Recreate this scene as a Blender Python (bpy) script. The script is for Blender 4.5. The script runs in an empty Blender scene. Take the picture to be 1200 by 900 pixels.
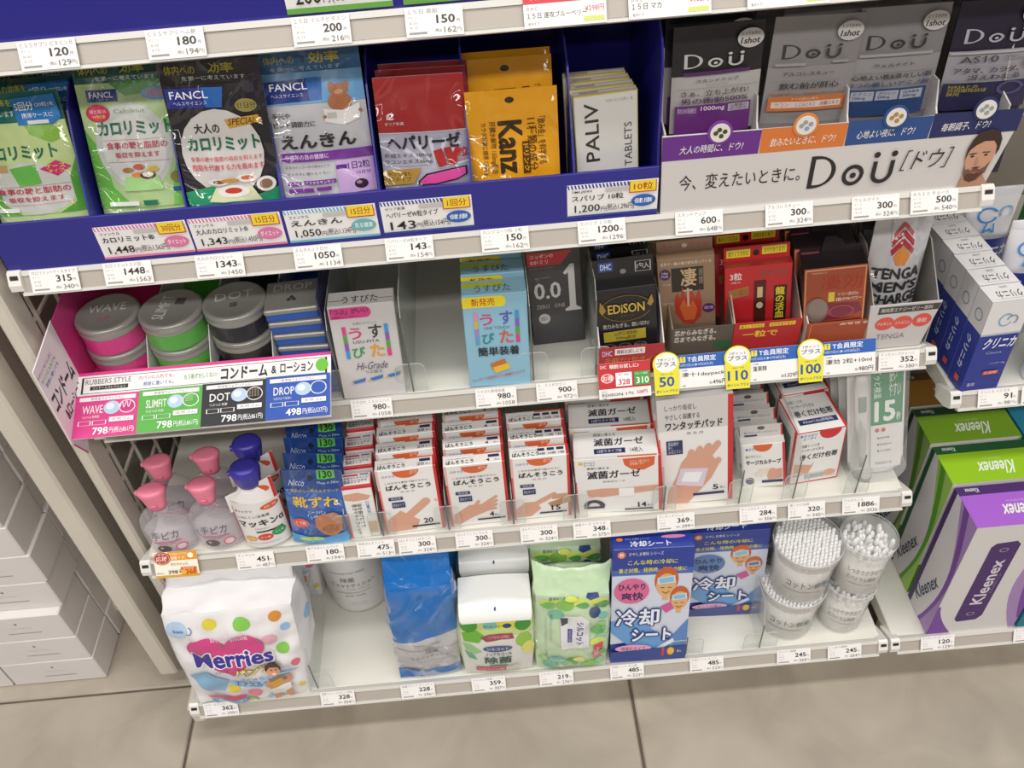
import bpy, bmesh, math, random
from mathutils import Vector, Matrix, noise
C = bpy.context.scene
COL = C.collection
PI = math.pi
random.seed(7)

# ------------------------------------------------------------------ camera, world, light, exposure
cam = bpy.data.objects.new('camera', bpy.data.cameras.new('camera')); COL.objects.link(cam)
_p, _r, _y = .7595, -.0833, .0094
_f = Vector((math.sin(_y)*math.cos(_p), math.cos(_y)*math.cos(_p), -math.sin(_p)))
_rt = Vector((math.cos(_y), -math.sin(_y), 0)); _up = _rt.cross(_f)
_rt2 = _rt*math.cos(_r) + _up*math.sin(_r); _up2 = -_rt*math.sin(_r) + _up*math.cos(_r)
cam.matrix_world = Matrix(((_rt2.x, _up2.x, -_f.x, .4429), (_rt2.y, _up2.y, -_f.y, -.7033), (_rt2.z, _up2.z, -_f.z, 1.1837), (0, 0, 0, 1)))
cam.data.sensor_width = 36; cam.data.lens = 36*1050/1200; cam.data.clip_start = .02
C.camera = cam
C.view_settings.view_transform = 'Standard'; C.view_settings.look = 'None'
C.view_settings.exposure = 0.20; C.view_settings.gamma = 1.0; C.view_settings.use_curve_mapping = False
w = bpy.data.worlds.new('store_ambience'); C.world = w; w.use_nodes = True
w.node_tree.nodes['Background'].inputs[0].default_value = (.93, .88, .85, 1)
w.node_tree.nodes['Background'].inputs[1].default_value = .13
def area(name, loc, sx, sy, power, col=(1, .97, .93), tgt=None):
    l = bpy.data.lights.new(name, 'AREA'); l.shape = 'RECTANGLE'; l.size = sx; l.size_y = sy; l.energy = power; l.color = col
    o = bpy.data.objects.new(name, l); COL.objects.link(o); o.location = loc
    if tgt: o.rotation_euler = (Vector(tgt)-Vector(loc)).to_track_quat('-Z', 'Y').to_euler()
    return o
area('ceiling_light_row', (.5, -.55, 2.75), 5.0, .22, 43)
area('ceiling_light_row.001', (.5, -2.0, 2.75), 5.0, .22, 66)
area('ceiling_light_row.002', (.5, -3.6, 2.75), 5.0, .22, 50)

# ------------------------------------------------------------------ materials
def lin(h):
    o = []
    for i in (0, 2, 4):
        c = int(h[i:i+2], 16)/255
        o.append(c/12.92 if c <= .04045 else ((c+.055)/1.055)**2.4)
    return (*o, 1)
_M = {}
FIN = dict(card=(.5, 0, 0), gloss=(.3, .15, 0), film=(.26, .35, .5), soft=(.36, .2, .3), matte=(.8, 0, 0), plastic=(.3, .1, 0), metal=(.34, 0, 0), tin=(.32, 0, 0))
def mat(c, fin='card'):
    k = (c, fin)
    if k in _M: return _M[k]
    m = bpy.data.materials.new('%s_%s' % (fin, c)); m.use_nodes = True; _M[k] = m
    nt = m.node_tree; b = nt.nodes['Principled BSDF']
    r, coat, bump = FIN[fin]
    b.inputs['Base Color'].default_value = lin(c); b.inputs['Roughness'].default_value = r
    b.inputs['Coat Weight'].default_value = coat; b.inputs['Coat Roughness'].default_value = .08
    if fin == 'metal': b.inputs['Metallic'].default_value = .85
    if fin == 'tin': b.inputs['Metallic'].default_value = .35
    if bump:
        tc = nt.nodes.new('ShaderNodeTexCoord'); n = nt.nodes.new('ShaderNodeTexNoise'); bp = nt.nodes.new('ShaderNodeBump')
        n.inputs['Scale'].default_value = 26; n.inputs['Detail'].default_value = 3; n.inputs['Distortion'].default_value = 1.4
        n.noise_type = 'RIDGED_MULTIFRACTAL' if fin == 'film' else 'FBM'
        nt.links.new(tc.outputs['Object'], n.inputs['Vector']); nt.links.new(n.outputs[0], bp.inputs['Height'])
        bp.inputs['Strength'].default_value = bump; bp.inputs['Distance'].default_value = .002
        nt.links.new(bp.outputs[0], b.inputs['Normal'])
        if fin == 'film':
            n2 = nt.nodes.new('ShaderNodeTexNoise'); b2 = nt.nodes.new('ShaderNodeBump'); n2.inputs['Scale'].default_value = 9; n2.inputs['Detail'].default_value = 1.5; n2.inputs['Distortion'].default_value = 1.2
            nt.links.new(tc.outputs['Object'], n2.inputs['Vector']); nt.links.new(n2.outputs[0], b2.inputs['Height']); b2.inputs['Strength'].default_value = 1; b2.inputs['Distance'].default_value = .16
            nt.links.new(b2.outputs[0], b.inputs['Coat Normal']); b.inputs['Coat Weight'].default_value = 1; b.inputs['Coat Roughness'].default_value = .03; n.inputs['Scale'].default_value = 18
    return m
def clear(name, tint, fac, rough=.05):
    m = bpy.data.materials.new(name); m.use_nodes = True; nt = m.node_tree; nt.nodes.clear()
    o = nt.nodes.new('ShaderNodeOutputMaterial'); tr = nt.nodes.new('ShaderNodeBsdfTransparent'); gl = nt.nodes.new('ShaderNodeBsdfPrincipled')
    mx = nt.nodes.new('ShaderNodeMixShader'); lw = nt.nodes.new('ShaderNodeLayerWeight'); mr = nt.nodes.new('ShaderNodeMapRange')
    tr.inputs[0].default_value = (*tint, 1); gl.inputs['Base Color'].default_value = (*tint, 1); gl.inputs['Roughness'].default_value = rough
    gl.inputs['Specular IOR Level'].default_value = .8
    lw.inputs[0].default_value = .25; mr.inputs[3].default_value = fac; mr.inputs[4].default_value = min(1, fac+.3)
    nt.links.new(lw.outputs['Facing'], mr.inputs[0]); nt.links.new(mr.outputs[0], mx.inputs[0])
    nt.links.new(tr.outputs[0], mx.inputs[1]); nt.links.new(gl.outputs[0], mx.inputs[2]); nt.links.new(mx.outputs[0], o.inputs[0])
    return m
ACR = clear('clear_acrylic', (.955, .965, .955), .04)
GEL = clear('clear_gel_bottle', (.96, .945, .96), .12, .06)
BLI = clear('clear_blister', (.98, .98, .98), .05, .06)
JAR = clear('clear_jar', (.985, .985, .98), .34, .12)
def noisy(name, c1, c2, scale, rough, bump=0):
    m = bpy.data.materials.new(name); m.use_nodes = True; nt = m.node_tree; b = nt.nodes['Principled BSDF']
    tc = nt.nodes.new('ShaderNodeTexCoord'); n = nt.nodes.new('ShaderNodeTexNoise'); cr = nt.nodes.new('ShaderNodeValToRGB')
    n.inputs['Scale'].default_value = scale; n.inputs['Detail'].default_value = 6; n.inputs['Distortion'].default_value = .8
    cr.color_ramp.elements[0].position = .35; cr.color_ramp.elements[1].position = .7
    cr.color_ramp.elements[0].color = lin(c1); cr.color_ramp.elements[1].color = lin(c2)
    nt.links.new(tc.outputs['Object'], n.inputs['Vector']); nt.links.new(n.outputs[0], cr.inputs[0]); nt.links.new(cr.outputs[0], b.inputs['Base Color'])
    b.inputs['Roughness'].default_value = rough
    if bump:
        bp = nt.nodes.new('ShaderNodeBump'); bp.inputs['Strength'].default_value = bump; bp.inputs['Distance'].default_value = .001
        nt.links.new(n.outputs[0], bp.inputs['Height']); nt.links.new(bp.outputs[0], b.inputs['Normal'])
    return m
STEEL = noisy('cream_painted_steel', 'd6cfc2', 'dcd5c8', 5, .42)
DECK = noisy('shelf_deck_paint', 'dedcd2', 'e4e2d8', 4, .4)
TILE = noisy('beige_floor_tile', 'a1978a', 'b8ae9f', 8, .4, .08)
GROUT = noisy('dark_grout', '5a5147', '6a6056', 30, .9)

# ------------------------------------------------------------------ mesh building
class Part:
    def __init__(s): s.v = []; s.f = []; s.m = []; s.sm = []; s.slots = []
    def add(s, vs, fs, m, smooth=False):
        if isinstance(m, str): m = mat(m)
        elif isinstance(m, tuple): m = mat(*m)
        if m not in s.slots: s.slots.append(m)
        k = s.slots.index(m); b = len(s.v)
        s.v.extend([tuple(p) for p in vs]); s.f.extend([[i+b for i in f] for f in fs]); s.m.extend([k]*len(fs)); s.sm.extend([smooth]*len(fs))
        return s
    def build(s, name, parent=None):
        me = bpy.data.meshes.new(name); me.from_pydata(s.v, [], s.f)
        for m in s.slots: me.materials.append(m)
        me.polygons.foreach_set('material_index', s.m); me.polygons.foreach_set('use_smooth', s.sm); me.update()
        o = bpy.data.objects.new(name, me); COL.objects.link(o)
        if parent: o.parent = parent
        return o
def tag(o, label=None, cat=None, group=None, kind=None):
    if label: o['label'] = label
    if cat: o['category'] = cat
    if group: o['group'] = group
    if kind: o['kind'] = kind
    return o
def empty(name): 
    o = bpy.data.objects.new(name, None); COL.objects.link(o); o.empty_display_size = .02; return o
def place(o, x, y, z, yaw=0, lean=0, tilt=0):
    o.matrix_world = Matrix.Translation((x, y, z)) @ Matrix.Rotation(math.radians(yaw), 4, 'Z') @ Matrix.Rotation(math.radians(lean), 4, 'X') @ Matrix.Rotation(math.radians(tilt), 4, 'Y')
    return o
def copy_tree(o, parent=None):
    c = o.copy(); COL.objects.link(c)
    if parent: c.parent = parent; c.matrix_parent_inverse = o.matrix_parent_inverse.copy()
    for ch in list(o.children): copy_tree(ch, c)
    return c
_bc = {}
def boxvf(x0, y0, z0, x1, y1, z1, bev=.0006, seg=1):
    bm = bmesh.new(); bmesh.ops.create_cube(bm, size=1)
    for v in bm.verts: v.co = Vector((x0+(v.co.x+.5)*(x1-x0), y0+(v.co.y+.5)*(y1-y0), z0+(v.co.z+.5)*(z1-z0)))
    if bev: bmesh.ops.bevel(bm, geom=bm.edges[:], offset=bev, segments=seg, profile=.5, affect='EDGES')
    bm.verts.index_update(); r = ([v.co.copy() for v in bm.verts], [[v.index for v in f.verts] for f in bm.faces]); bm.free(); return r
def grid(F, nu, nv):
    return [F(i/nu, j/nv) for j in range(nv+1) for i in range(nu+1)], [[j*(nu+1)+i, (j+1)*(nu+1)+i, (j+1)*(nu+1)+i+1, j*(nu+1)+i+1] for j in range(nv) for i in range(nu)]
def lathe(prof, seg=32, sx=1, sy=1, cap0=True, cap1=True, cx=0, cy=0):
    vs = [(cx+r*sx*math.cos(2*PI*i/seg), cy+r*sy*math.sin(2*PI*i/seg), z) for r, z in prof for i in range(seg)]
    fs = [[j*seg+i, j*seg+(i+1) % seg, (j+1)*seg+(i+1) % seg, (j+1)*seg+i] for j in range(len(prof)-1) for i in range(seg)]
    if cap0: fs.append(list(range(seg))[::-1])
    if cap1: fs.append([(len(prof)-1)*seg+i for i in range(seg)])
    return vs, fs
def prism(poly, axis, a, b):
    """extrude a 2-D polygon along an axis; poly in the two other axes in order"""
    def q(p, t): return {'x': (t, p[0], p[1]), 'y': (p[0], t, p[1]), 'z': (p[0], p[1], t)}[axis]
    n = len(poly); vs = [q(p, a) for p in poly]+[q(p, b) for p in poly]
    return vs, [list(range(n))[::-1], list(range(n, 2*n))]+[[i, (i+1) % n, n+(i+1) % n, n+i] for i in range(n)]
def bar(a, b, r, seg=6):
    a = Vector(a); b = Vector(b); d = (b-a).normalized(); u = d.orthogonal().normalized(); v = d.cross(u)
    vs = [p+u*r*math.cos(2*PI*i/seg)+v*r*math.sin(2*PI*i/seg) for p in (a, b) for i in range(seg)]
    return vs, [[i, (i+1) % seg, seg+(i+1) % seg, seg+i] for i in range(seg)]+[list(range(seg))[::-1], list(range(seg, 2*seg))]

# ------------------------------------------------------------------ print: lettering, shapes and pictures laid on faces
_T = {}
def text2d(s, b):
    k = (s, b)
    if k in _T: return _T[k]
    cu = bpy.data.curves.new('t', 'FONT'); cu.body = s; cu.size = 1; cu.resolution_u = 2; cu.fill_mode = 'FRONT'; cu.space_line = .95
    kj = any('\u4e00' <= ch <= '\u9fff' for ch in s); cu.offset = ((0, .008, .010, .012), (0, .003, .004, .006))[kj][b]
    o = bpy.data.objects.new('t', cu); me = bpy.data.meshes.new_from_object(o)
    vs = [(v.co.x, v.co.y) for v in me.vertices]; fs = [list(p.vertices) for p in me.polygons]
    if b >= 2:
        sh = (((.022, 0), (.011, .012)), ((.045, 0), (.022, .022), (.022, -.022), (.022, 0)))[b-2]
        if kj: sh = [(x*.85, y*.6) for x, y in sh]
        n = len(vs); v0, f0 = vs, fs
        for k, (dx, dy) in enumerate(sh): vs = vs+[(x+dx, y+dy) for x, y in v0]; fs = fs+[[i+(k+1)*n for i in f] for f in f0]
    bpy.data.objects.remove(o); bpy.data.curves.remove(cu); bpy.data.meshes.remove(me)
    if vs:
        x0 = min(v[0] for v in vs); x1 = max(v[0] for v in vs); y0 = min(v[1] for v in vs); y1 = max(v[1] for v in vs)
        vs = [((x-x0)/max(x1-x0, 1e-6), (y-y0)/max(y1-y0, 1e-6)) for x, y in vs]
    _T[k] = (vs, fs, len(sh)+1 if b >= 2 else 1); return _T[k]
# items: fractions of the face, origin top-left
def R(x0, y0, x1, y1, c, a=0, sh=0): return ('r', x0, y0, x1, y1, c, a, sh)
def O(cx, cy, rx, ry, c): return ('o', cx, cy, rx, ry, c)
def T(s, x0, y0, x1, y1, c, b=1, a=0, sh=0): return ('t', s, x0, y0, x1, y1, c, b, a, sh)
def P(pts, c): return ('p', pts, c)
def OT(s, x0, y0, x1, y1, co, ci, ex=.012, ey=.008, b=2): return [T(s, x0+ex*i, y0+ey*j, x1+ex*i, y1+ey*j, co, b) for i, j in ((-1, 0), (1, 0), (0, -1), (0, 1), (.7, .7), (-.7, .7))]+[T(s, x0, y0, x1, y1, ci, b)]
def RB(x0, y0, x1, y1, c, e=.01): return [R(x0, y0, x1, y0+e, c), R(x0, y1-e, x1, y1, c), R(x0, y0, x0+e, y1, c), R(x1-e, y0, x1, y1, c)]
def ring(cx, cy, rx, ry, t, c, n=24, a0=0, a1=360):
    o = []
    for i in range(n):
        p = math.radians(a0+(a1-a0)*i/n); q = math.radians(a0+(a1-a0)*(i+1)/n)
        o.append(P([(cx+rx*math.cos(p), cy+ry*math.sin(p)), (cx+rx*math.cos(q), cy+ry*math.sin(q)), (cx+rx*(1-t)*math.cos(q), cy+ry*(1-t)*math.sin(q)), (cx+rx*(1-t)*math.cos(p), cy+ry*(1-t)*math.sin(p))], c))
    return o
def heart(cx, cy, w, h, c):
    pts = []
    for i in range(40):
        t = 2*PI*i/40; pts.append((cx+w*.5*math.sin(t)**3, cy-h*.5*(13*math.cos(t)-5*math.cos(2*t)-2*math.cos(3*t)-math.cos(4*t))/16))
    return P(pts, c)
def path(pts, wd, c):
    o = []
    for a, b in zip(pts, pts[1:]):
        d = Vector((b[0]-a[0], b[1]-a[1])); 
        if d.length < 1e-6: continue
        n = Vector((-d.y, d.x)).normalized()*wd/2
        o.append(P([(a[0]+n.x, a[1]+n.y), (b[0]+n.x, b[1]+n.y), (b[0]-n.x, b[1]-n.y), (a[0]-n.x, a[1]-n.y)], c))
    return o
def tri(poly):
    from mathutils.geometry import tessellate_polygon
    return [list(t) for t in tessellate_polygon([[Vector((p[0], p[1], 0)) for p in poly]])]
def subdiv(vs, fs, L):
    vs = list(vs); out = []; st = []
    for f in fs:
        for i in range(1, len(f)-1): st.append((f[0], f[i], f[i+1]))
    mid = {}
    while st:
        t = st.pop(); e = [(t[0], t[1]), (t[1], t[2]), (t[2], t[0])]
        l = [math.dist(vs[a], vs[b]) for a, b in e]; k = l.index(max(l))
        if l[k] <= L: out.append(list(t)); continue
        a, b = e[k]; c = t[(k+2) % 3]; key = (min(a, b), max(a, b))
        if key not in mid: mid[key] = len(vs); vs.append(((vs[a][0]+vs[b][0])/2, (vs[a][1]+vs[b][1])/2))
        m = mid[key]; st.append((a, m, c)); st.append((m, b, c))
    return vs, out
class Face:
    def __init__(s, F, W, H, curved=0, base=.00012, step=.00003): s.F = F; s.W = W; s.H = H; s.c = curved; s.base = base; s.step = step; s.n = 0
def flat(o, U, V, base=.00012, step=.00003):
    o = Vector(o); U = Vector(U); V = Vector(V); n = V.cross(U).normalized()
    return Face(lambda u, v, k: o+U*u+V*v+n*k, U.length, V.length, 0, base, step)
def flatten(items):
    for it in items:
        if isinstance(it, list): yield from flatten(it)
        else: yield it
def art(part, face, items, fin='gloss', win=(0, 0, 1, 1)):
    wx0, wy0, wx1, wy1 = win; sx = wx1-wx0; sy = wy1-wy0; W = face.W*sx; H = face.H*sy
    for it in flatten(items):
        k = it[0]
        cp = 1
        if k in 'rt':
            if k == 'r': _, x0, y0, x1, y1, c, a, sh = it; vs, fs = [(0, 0), (1, 0), (1, 1), (0, 1)], [[0, 1, 2, 3]]
            else: _, s, x0, y0, x1, y1, c, b, a, sh = it; vs, fs, cp = text2d(s, b)
            w_, h_ = (x1-x0)*W, (y1-y0)*H; cx, cy = (x0+x1)/2*W, (y0+y1)/2*H
            if a in (90, -90, 270): w_, h_ = h_, w_
            ca, sa = math.cos(math.radians(a)), math.sin(math.radians(a)); o = []
            for x, y in vs:
                px = (x-.5)*w_+sh*(y-.5)*h_; py = -(y-.5)*h_
                o.append((cx+px*ca-py*sa, cy+px*sa+py*ca))
            vs = o
        elif k == 'o':
            _, cx, cy, rx, ry, c = it; n = 20
            vs = [((cx+rx*math.cos(2*PI*i/n))*W, (cy+ry*math.sin(2*PI*i/n))*H) for i in range(n)]; fs = [list(range(n))]
        else:
            _, pts, c = it; vs = [(p[0]*W, p[1]*H) for p in pts]; fs = tri(pts) if len(pts) > 4 else [list(range(len(pts)))]
        if not vs: continue
        lay = None
        if cp > 1:  # the strokes that make a heavier weight lie a hair above one another
            n_ = len(vs)//cp; V, G, lay = [], [], []
            for c_ in range(cp):
                v_ = vs[c_*n_:(c_+1)*n_]; f_ = [[i-c_*n_ for i in f] for f in fs if f[0]//n_ == c_]
                if face.c: v_, f_ = subdiv(v_, f_, face.c)
                G += [[i+len(V) for i in f] for f in f_]; V += v_; lay += [c_*.00002]*len(v_)
            vs, fs = V, G
        elif face.c: vs, fs = subdiv(vs, fs, face.c)
        off = face.base+face.n*face.step; face.n += 1 if cp == 1 else 1+int(cp*.00002/face.step)
        V3 = [face.F(wx0+x/face.W, wy0+y/face.H, off+(lay[i] if lay else 0)) for i, (x, y) in enumerate(vs)]
        # keep the winding facing outwards
        g = []
        for f in fs:
            ar = sum(vs[f[i]][0]*vs[f[(i+1) % len(f)]][1]-vs[f[(i+1) % len(f)]][0]*vs[f[i]][1] for i in range(len(f)))
            g.append(f if ar < 0 else f[::-1])
        part.add(V3, g, (c, fin) if isinstance(c, str) else c, bool(face.c))
# ------------------------------------------------------------------ product bodies (origin: front bottom centre; x right, y back, z up)
def carton(w, d, h, col, front=(), top=(), left=(), right=(), fin='gloss', bev=.0007, sidecol=None):
    p = Part(); vs, fs = boxvf(-w/2, 0, 0, w/2, d, h, bev); p.add(vs, fs, (col, fin))
    fc = box_faces(w, d, h)
    if sidecol:
        for k in 'LR': art(p, fc[k], [R(.01, .01, .99, .99, sidecol)], fin)
    art(p, fc['F'], front, fin); art(p, fc['T'], top, fin); art(p, fc['L'], left, fin); art(p, fc['R'], right, fin)
    return p
def box_faces(w, d, h, b=.00012):
    return dict(F=flat((-w/2, 0, h), (w, 0, 0), (0, 0, -h), b), T=flat((-w/2, d, h), (w, 0, 0), (0, -d, 0), b),
                L=flat((-w/2, d, h), (0, -d, 0), (0, 0, -h), b), R=flat((w/2, 0, h), (0, d, 0), (0, 0, -h), b))
def pouch(w, h, t, col, front=(), hdr=.12, fin='film', seed=1, crk=.0007, botw=1.0, win=1.0):
    def B(u, v):
        if v < hdr: return .0006
        u = min(1, max(0, u)); v = min(1, v); q = (v-hdr)/(1-hdr)
        return .0006+t/2*(max(0, math.sin(PI*u))**.7)*(math.sin(min(q*1.9, 1.0)*PI/2))*(1-.35*max(0, (q-.7)/.3)**2)
    def X(u, v): return (u-.5)*w*(1-(1-botw)*v)
    def F(u, v, k):
        n = noise.noise(Vector((u*5+seed*3.1, v*7, seed)))*crk*2+noise.noise(Vector((u*13, v*9+seed, seed*2)))*crk
        e = min(1, 8*min(u, 1-u))*min(1, v*12+.1)
        return Vector((X(u, v), -B(u, v)-n*e-k, (1-v)*h))
    p = Part(); nu, nv = 22, 30
    vs, fs = grid(lambda u, v: F(u, v, 0), nu, nv); p.add(vs, fs, (col, fin), True)
    vs, fs = grid(lambda u, v: Vector((X(u, v), B(u, v), (1-v)*h)), 8, 12); p.add(vs, [f[::-1] for f in fs], (col, fin), True)
    # side and bottom closing strips
    fr = [F(i/nu, 1, 0) for i in range(nu+1)]; bk = [Vector((X(i/nu, 1), B(i/nu, 1), 0)) for i in range(nu+1)]
    p.add(fr+bk, [[i, nu+1+i, nu+2+i, i+1] for i in range(nu)], (col, fin))
    for u, s in ((0, 1), (1, -1)):
        a = [F(u, j/nv, 0) for j in range(nv+1)]; b = [Vector((X(u, j/nv), B(u, j/nv), (1-j/nv)*h)) for j in range(nv+1)]
        p.add(a+b, [[j, nv+1+j, nv+2+j, j+1][::s] for j in range(nv)], (col, fin))
    fc = Face(F, w, h, .0045, .00035 if crk < .001 else .0007, .00006); art(p, fc, front, fin, (0, 0, 1, win))
    return p
def softpack(w, d, h, puff, col, front=(), top=(), fin='soft', rnd=.25, seed=1, side=(), taper=1.0, crk=.0012, right=()):
    """pillow-shaped pack: rounded box whose faces swell"""
    def base(a, b, c):  # a,b,c in -1..1 on cube surface
        m = Vector((a, b, c)); s = m.normalized()*1.25
        q = m.lerp(s, rnd)
        k = 1-(1-taper)*(1-c)/2
        x = q.x*w/2*k; y = q.y*d/2+d/2; z = (q.z+1)/2*h
        bl = max(0, (1-a*a)*(1-c*c) if abs(b) > .999 else (1-b*b)*(1-c*c) if abs(a) > .999 else 0)
        n = noise.noise(Vector((x*38+seed, y*38, z*30)))*crk*2+noise.noise(Vector((x*80, y*80+seed, z*60)))*crk*.6
        if abs(b) > .999: y += (1 if b > 0 else -1)*(puff*bl**.6+n)
        elif abs(a) > .999: x += (1 if a > 0 else -1)*(puff*.5*bl**.6+n)
        else: z += (n*1.0) if c > 0 else 0
        return Vector((x, y, z))
    def Ff(u, v, k): return base(2*u-1, -1, 1-2*v)+Vector((0, -k, 0))
    def Fr(u, v, k): return base(1, 2*u-1, 1-2*v)+Vector((k, 0, 0))
    def Fl(u, v, k): return base(-1, 1-2*u, 1-2*v)+Vector((-k, 0, 0))
    def Ft(u, v, k): return base(2*u-1, 1-2*v, 1)+Vector((0, 0, k))
    def Fb(u, v, k): return base(1-2*u, 1, 1-2*v)+Vector((0, k, 0))
    def Fo(u, v, k): return base(2*u-1, 2*v-1, -1)
    p = Part()
    q_ = 2 if crk > .001 else 1
    for F, a, b in ((Ff, 26*q_, 30*q_), (Fr, 12, 30), (Fl, 12, 30), (Ft, 26, 12), (Fb, 12, 12), (Fo, 12, 8)):
        vs, fs = grid(lambda u, v: F(u, v, 0), a, b); p.add(vs, fs, (col, fin), True)
    art(p, Face(Ff, w, h, .004, .0005, .00007), front, fin); art(p, Face(Ft, w, d, .006, .0005, .00007), top, fin)
    art(p, Face(Fr, d, h, .006, .0005, .00007), right, fin)
    return p
def cyl_face(r, z0, z1, a0, a1, sy=1, cx=0, cy=0, rt=None):
    """label face round a standing cylinder; angles in degrees, -90 is the front"""
    A0, A1 = math.radians(a0), math.radians(a1); rt = rt or r
    def F(u, v, k):
        a = A0+(A1-A0)*u; rr = rt+(r-rt)*v+k
        return Vector((cx+rr*math.cos(a), cy+rr*sy*math.sin(a), z1+(z0-z1)*v))
    return Face(F, r*abs(A1-A0), z1-z0, .004, .0003, .00004)
# ------------------------------------------------------------------ the setting
floor = tag(Part().add(*boxvf(-3.0, -2.6, -.06, 4.0, 3.0, -.004, 0), GROUT).build('floor'), kind='structure')
tv, tf = boxvf(-.298, -.298, -.02, .298, .298, 0, .002)
tile_me = None
for i in range(-4, 6):
    for j in range(-3, 3):
        if tile_me is None:
            o = Part().add(tv, tf, TILE).build('tile', floor); tile_me = o.data
        else:
            o = bpy.data.objects.new('tile', tile_me); COL.objects.link(o); o.parent = floor
        o.location = (.284+.618*i-.014, -.331+.605*j, random.uniform(-.0004, 0)); o.scale = (1.03, 1.01, 1)

# ---- gondola frames: posts, wire mesh end panel, back panels
def frame():
    t = tag(empty('gondola_frame'), 'cream steel shelving frame with wire mesh end panel left of the shelves', 'shelving frame')
    p = Part().add(*boxvf(-.035, -.012, .075, -.019, .022, 1.75, .003), STEEL); p.build('front_post', t)
    Part().add(*boxvf(-.037, .345, .0, -.015, .385, 1.75, .003), STEEL).build('rear_post', t)
    m = Part()
    for k in range(7): m.add(*bar((-.028, .04+.05*k, .09), (-.028, .04+.05*k, 1.7), .0023), STEEL)
    for k in range(31): m.add(*bar((-.031, .015, .13+.05*k), (-.031, .36, .13+.05*k), .0023), STEEL)
    o = m.build('wire_mesh', t); tag(o, kind='stuff')
    Part().add(*boxvf(-.036, -.01, .072, -.018, .36, .09, .002), STEEL).build('bottom_rail', t)
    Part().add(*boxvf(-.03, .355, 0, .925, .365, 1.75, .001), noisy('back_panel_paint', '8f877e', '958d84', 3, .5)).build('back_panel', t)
    Part().add(*boxvf(.0, -.07, .0, .9, -.055, .075, .001), STEEL).build('kick_plate', t)
    # chrome levelling foot
    f = Part().add(*lathe([(.013, 0), (.013, .006), (.006, .01), (.006, .04), (.01, .045), (.01, .055)], 16, cx=-.03, cy=-.02), ('c9c9c9', 'metal')); f.build('levelling_foot', t)
    b = Part().add(*boxvf(-.022, -.105, .035, -.004, .0, .072, .003), STEEL); b.build('base_bracket', t)
frame()
t = tag(empty('gondola_frame'), 'cream shelving frame behind the toothpaste and tissue boxes on the right', 'shelving frame')
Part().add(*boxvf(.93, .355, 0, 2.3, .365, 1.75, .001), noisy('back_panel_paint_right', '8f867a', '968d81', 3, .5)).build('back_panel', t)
Part().add(*boxvf(.906, .33, 0, .928, .37, 1.75, .003), STEEL).build('rear_post', t)
Part().add(*boxvf(.93, -.07, .0, 2.2, -.055, .075, .001), STEEL).build('kick_plate', t)
t = tag(empty('gondola_frame'), 'end post and panel of the neighbouring shelf with the stacked white cartons', 'shelving frame')
Part().add(*boxvf(-.088, -.025, .028, -.062, .012, 1.75, .003), STEEL).build('front_post', t)
Part().add(*boxvf(-.085, .0, .03, -.068, .36, .075, .002), STEEL).build('bottom_rail', t)
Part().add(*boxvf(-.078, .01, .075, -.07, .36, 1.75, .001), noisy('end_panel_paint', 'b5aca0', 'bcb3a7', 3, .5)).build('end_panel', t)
Part().add(*boxvf(-1.3, .36, 0, -.04, .37, 1.75, .001), STEEL).build('back_panel', t)
Part().add(*boxvf(-1.3, .09, .028, -.09, .36, .05, .002), STEEL).build('bottom_deck', t)

ZA, ZB, ZC, ZD, ZE, ZF = .922, .715, .5137, .3285, .1, .462
def shelf(x0, x1, y0, z, label, tilt, rh=.0225, depth=.36, caps='LR'):
    t = tag(empty('shelf'), label, 'shelf'); yb = .352
    Part().add(*boxvf(x0, y0+.004, z-.020, x1, yb, z-.0012, .001), DECK).build('deck', t)
    # price rail: bright upper lip, recessed channel, lower lip; leans so that it faces up
    s, c = math.sin(math.radians(tilt)), math.cos(math.radians(tilt))
    def q(a, b): return (y0-s*a-c*b, z-c*a+s*b)          # a down the rail, b outwards
    p = Part(); prof = [q(-.001, -.004), q(-.001, .003), q(.004, .003), q(.0038, .0008), q(rh-.0032, .0008), q(rh-.0024, .0032), q(rh, .0032), q(rh, -.004)]
    p.add(*prism(prof, 'x', x0+.004, x1-.004), ('d9d6cf', 'plastic'))
    f = flat((x0+.006, q(.004, .001)[0], q(.004, .001)[1]), (x1-x0-.012, 0, 0), (0, -s*(rh-.0075), -c*(rh-.0075)), .0003)
    art(p, f, [R(0, 0, 1, 1, 'b4aca2')], 'plastic')
    p.build('price_rail', t)
    for k, xx in (('L', x0), ('R', x1)):
        if k not in caps: continue
        sg = -1 if k == 'L' else 1
        e = Part(); pr = [q(-.002, -.03), q(-.002, .003), q(.0005, .0055), q(rh*.55, .006), q(rh*.8, .003), q(rh*.85, -.01), q(rh*.6, -.03)]
        a, b = sorted((xx-sg*.006, xx+sg*.006)); e.add(*prism(pr, 'x', a, b), ('e9e6e0', 'plastic'))
        o = q(.003, .0062); art(e, flat((a+.0025, o[0], o[1]), (.0075, 0, 0), (0, -s*.004, -c*.004), .0002), [R(0, 0, 1, 1, '2e2a28')], 'matte')
        e.build('end_cap', t)
    if z < .9: 
        for xx in (x0, x1-.003): Part().add(*prism([(y0+.01, z-.02), (yb, z-.02), (yb, z-.045), (yb-.06, z-.045)], 'x', xx, xx+.003), STEEL).build('bracket', t)
    return t
shelf(-.02, .93, 0, ZA, 'topmost cream shelf with price rail above the blue tray', 28, caps='')
shelf(0, .905, 0, ZB, 'cream shelf carrying the blue tray and the white supplement tray', 28)
shelf(0, .905, 0, ZC, 'cream shelf carrying the round tins and slim boxes', 28)
shelf(0, .905, -.0486, ZD, 'cream shelf carrying pink capped bottles and plaster boxes', 28)
shelf(0, .905, -.1116, ZE, 'bottom cream shelf with nappies, wipes and cooling sheets', 28)
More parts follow.
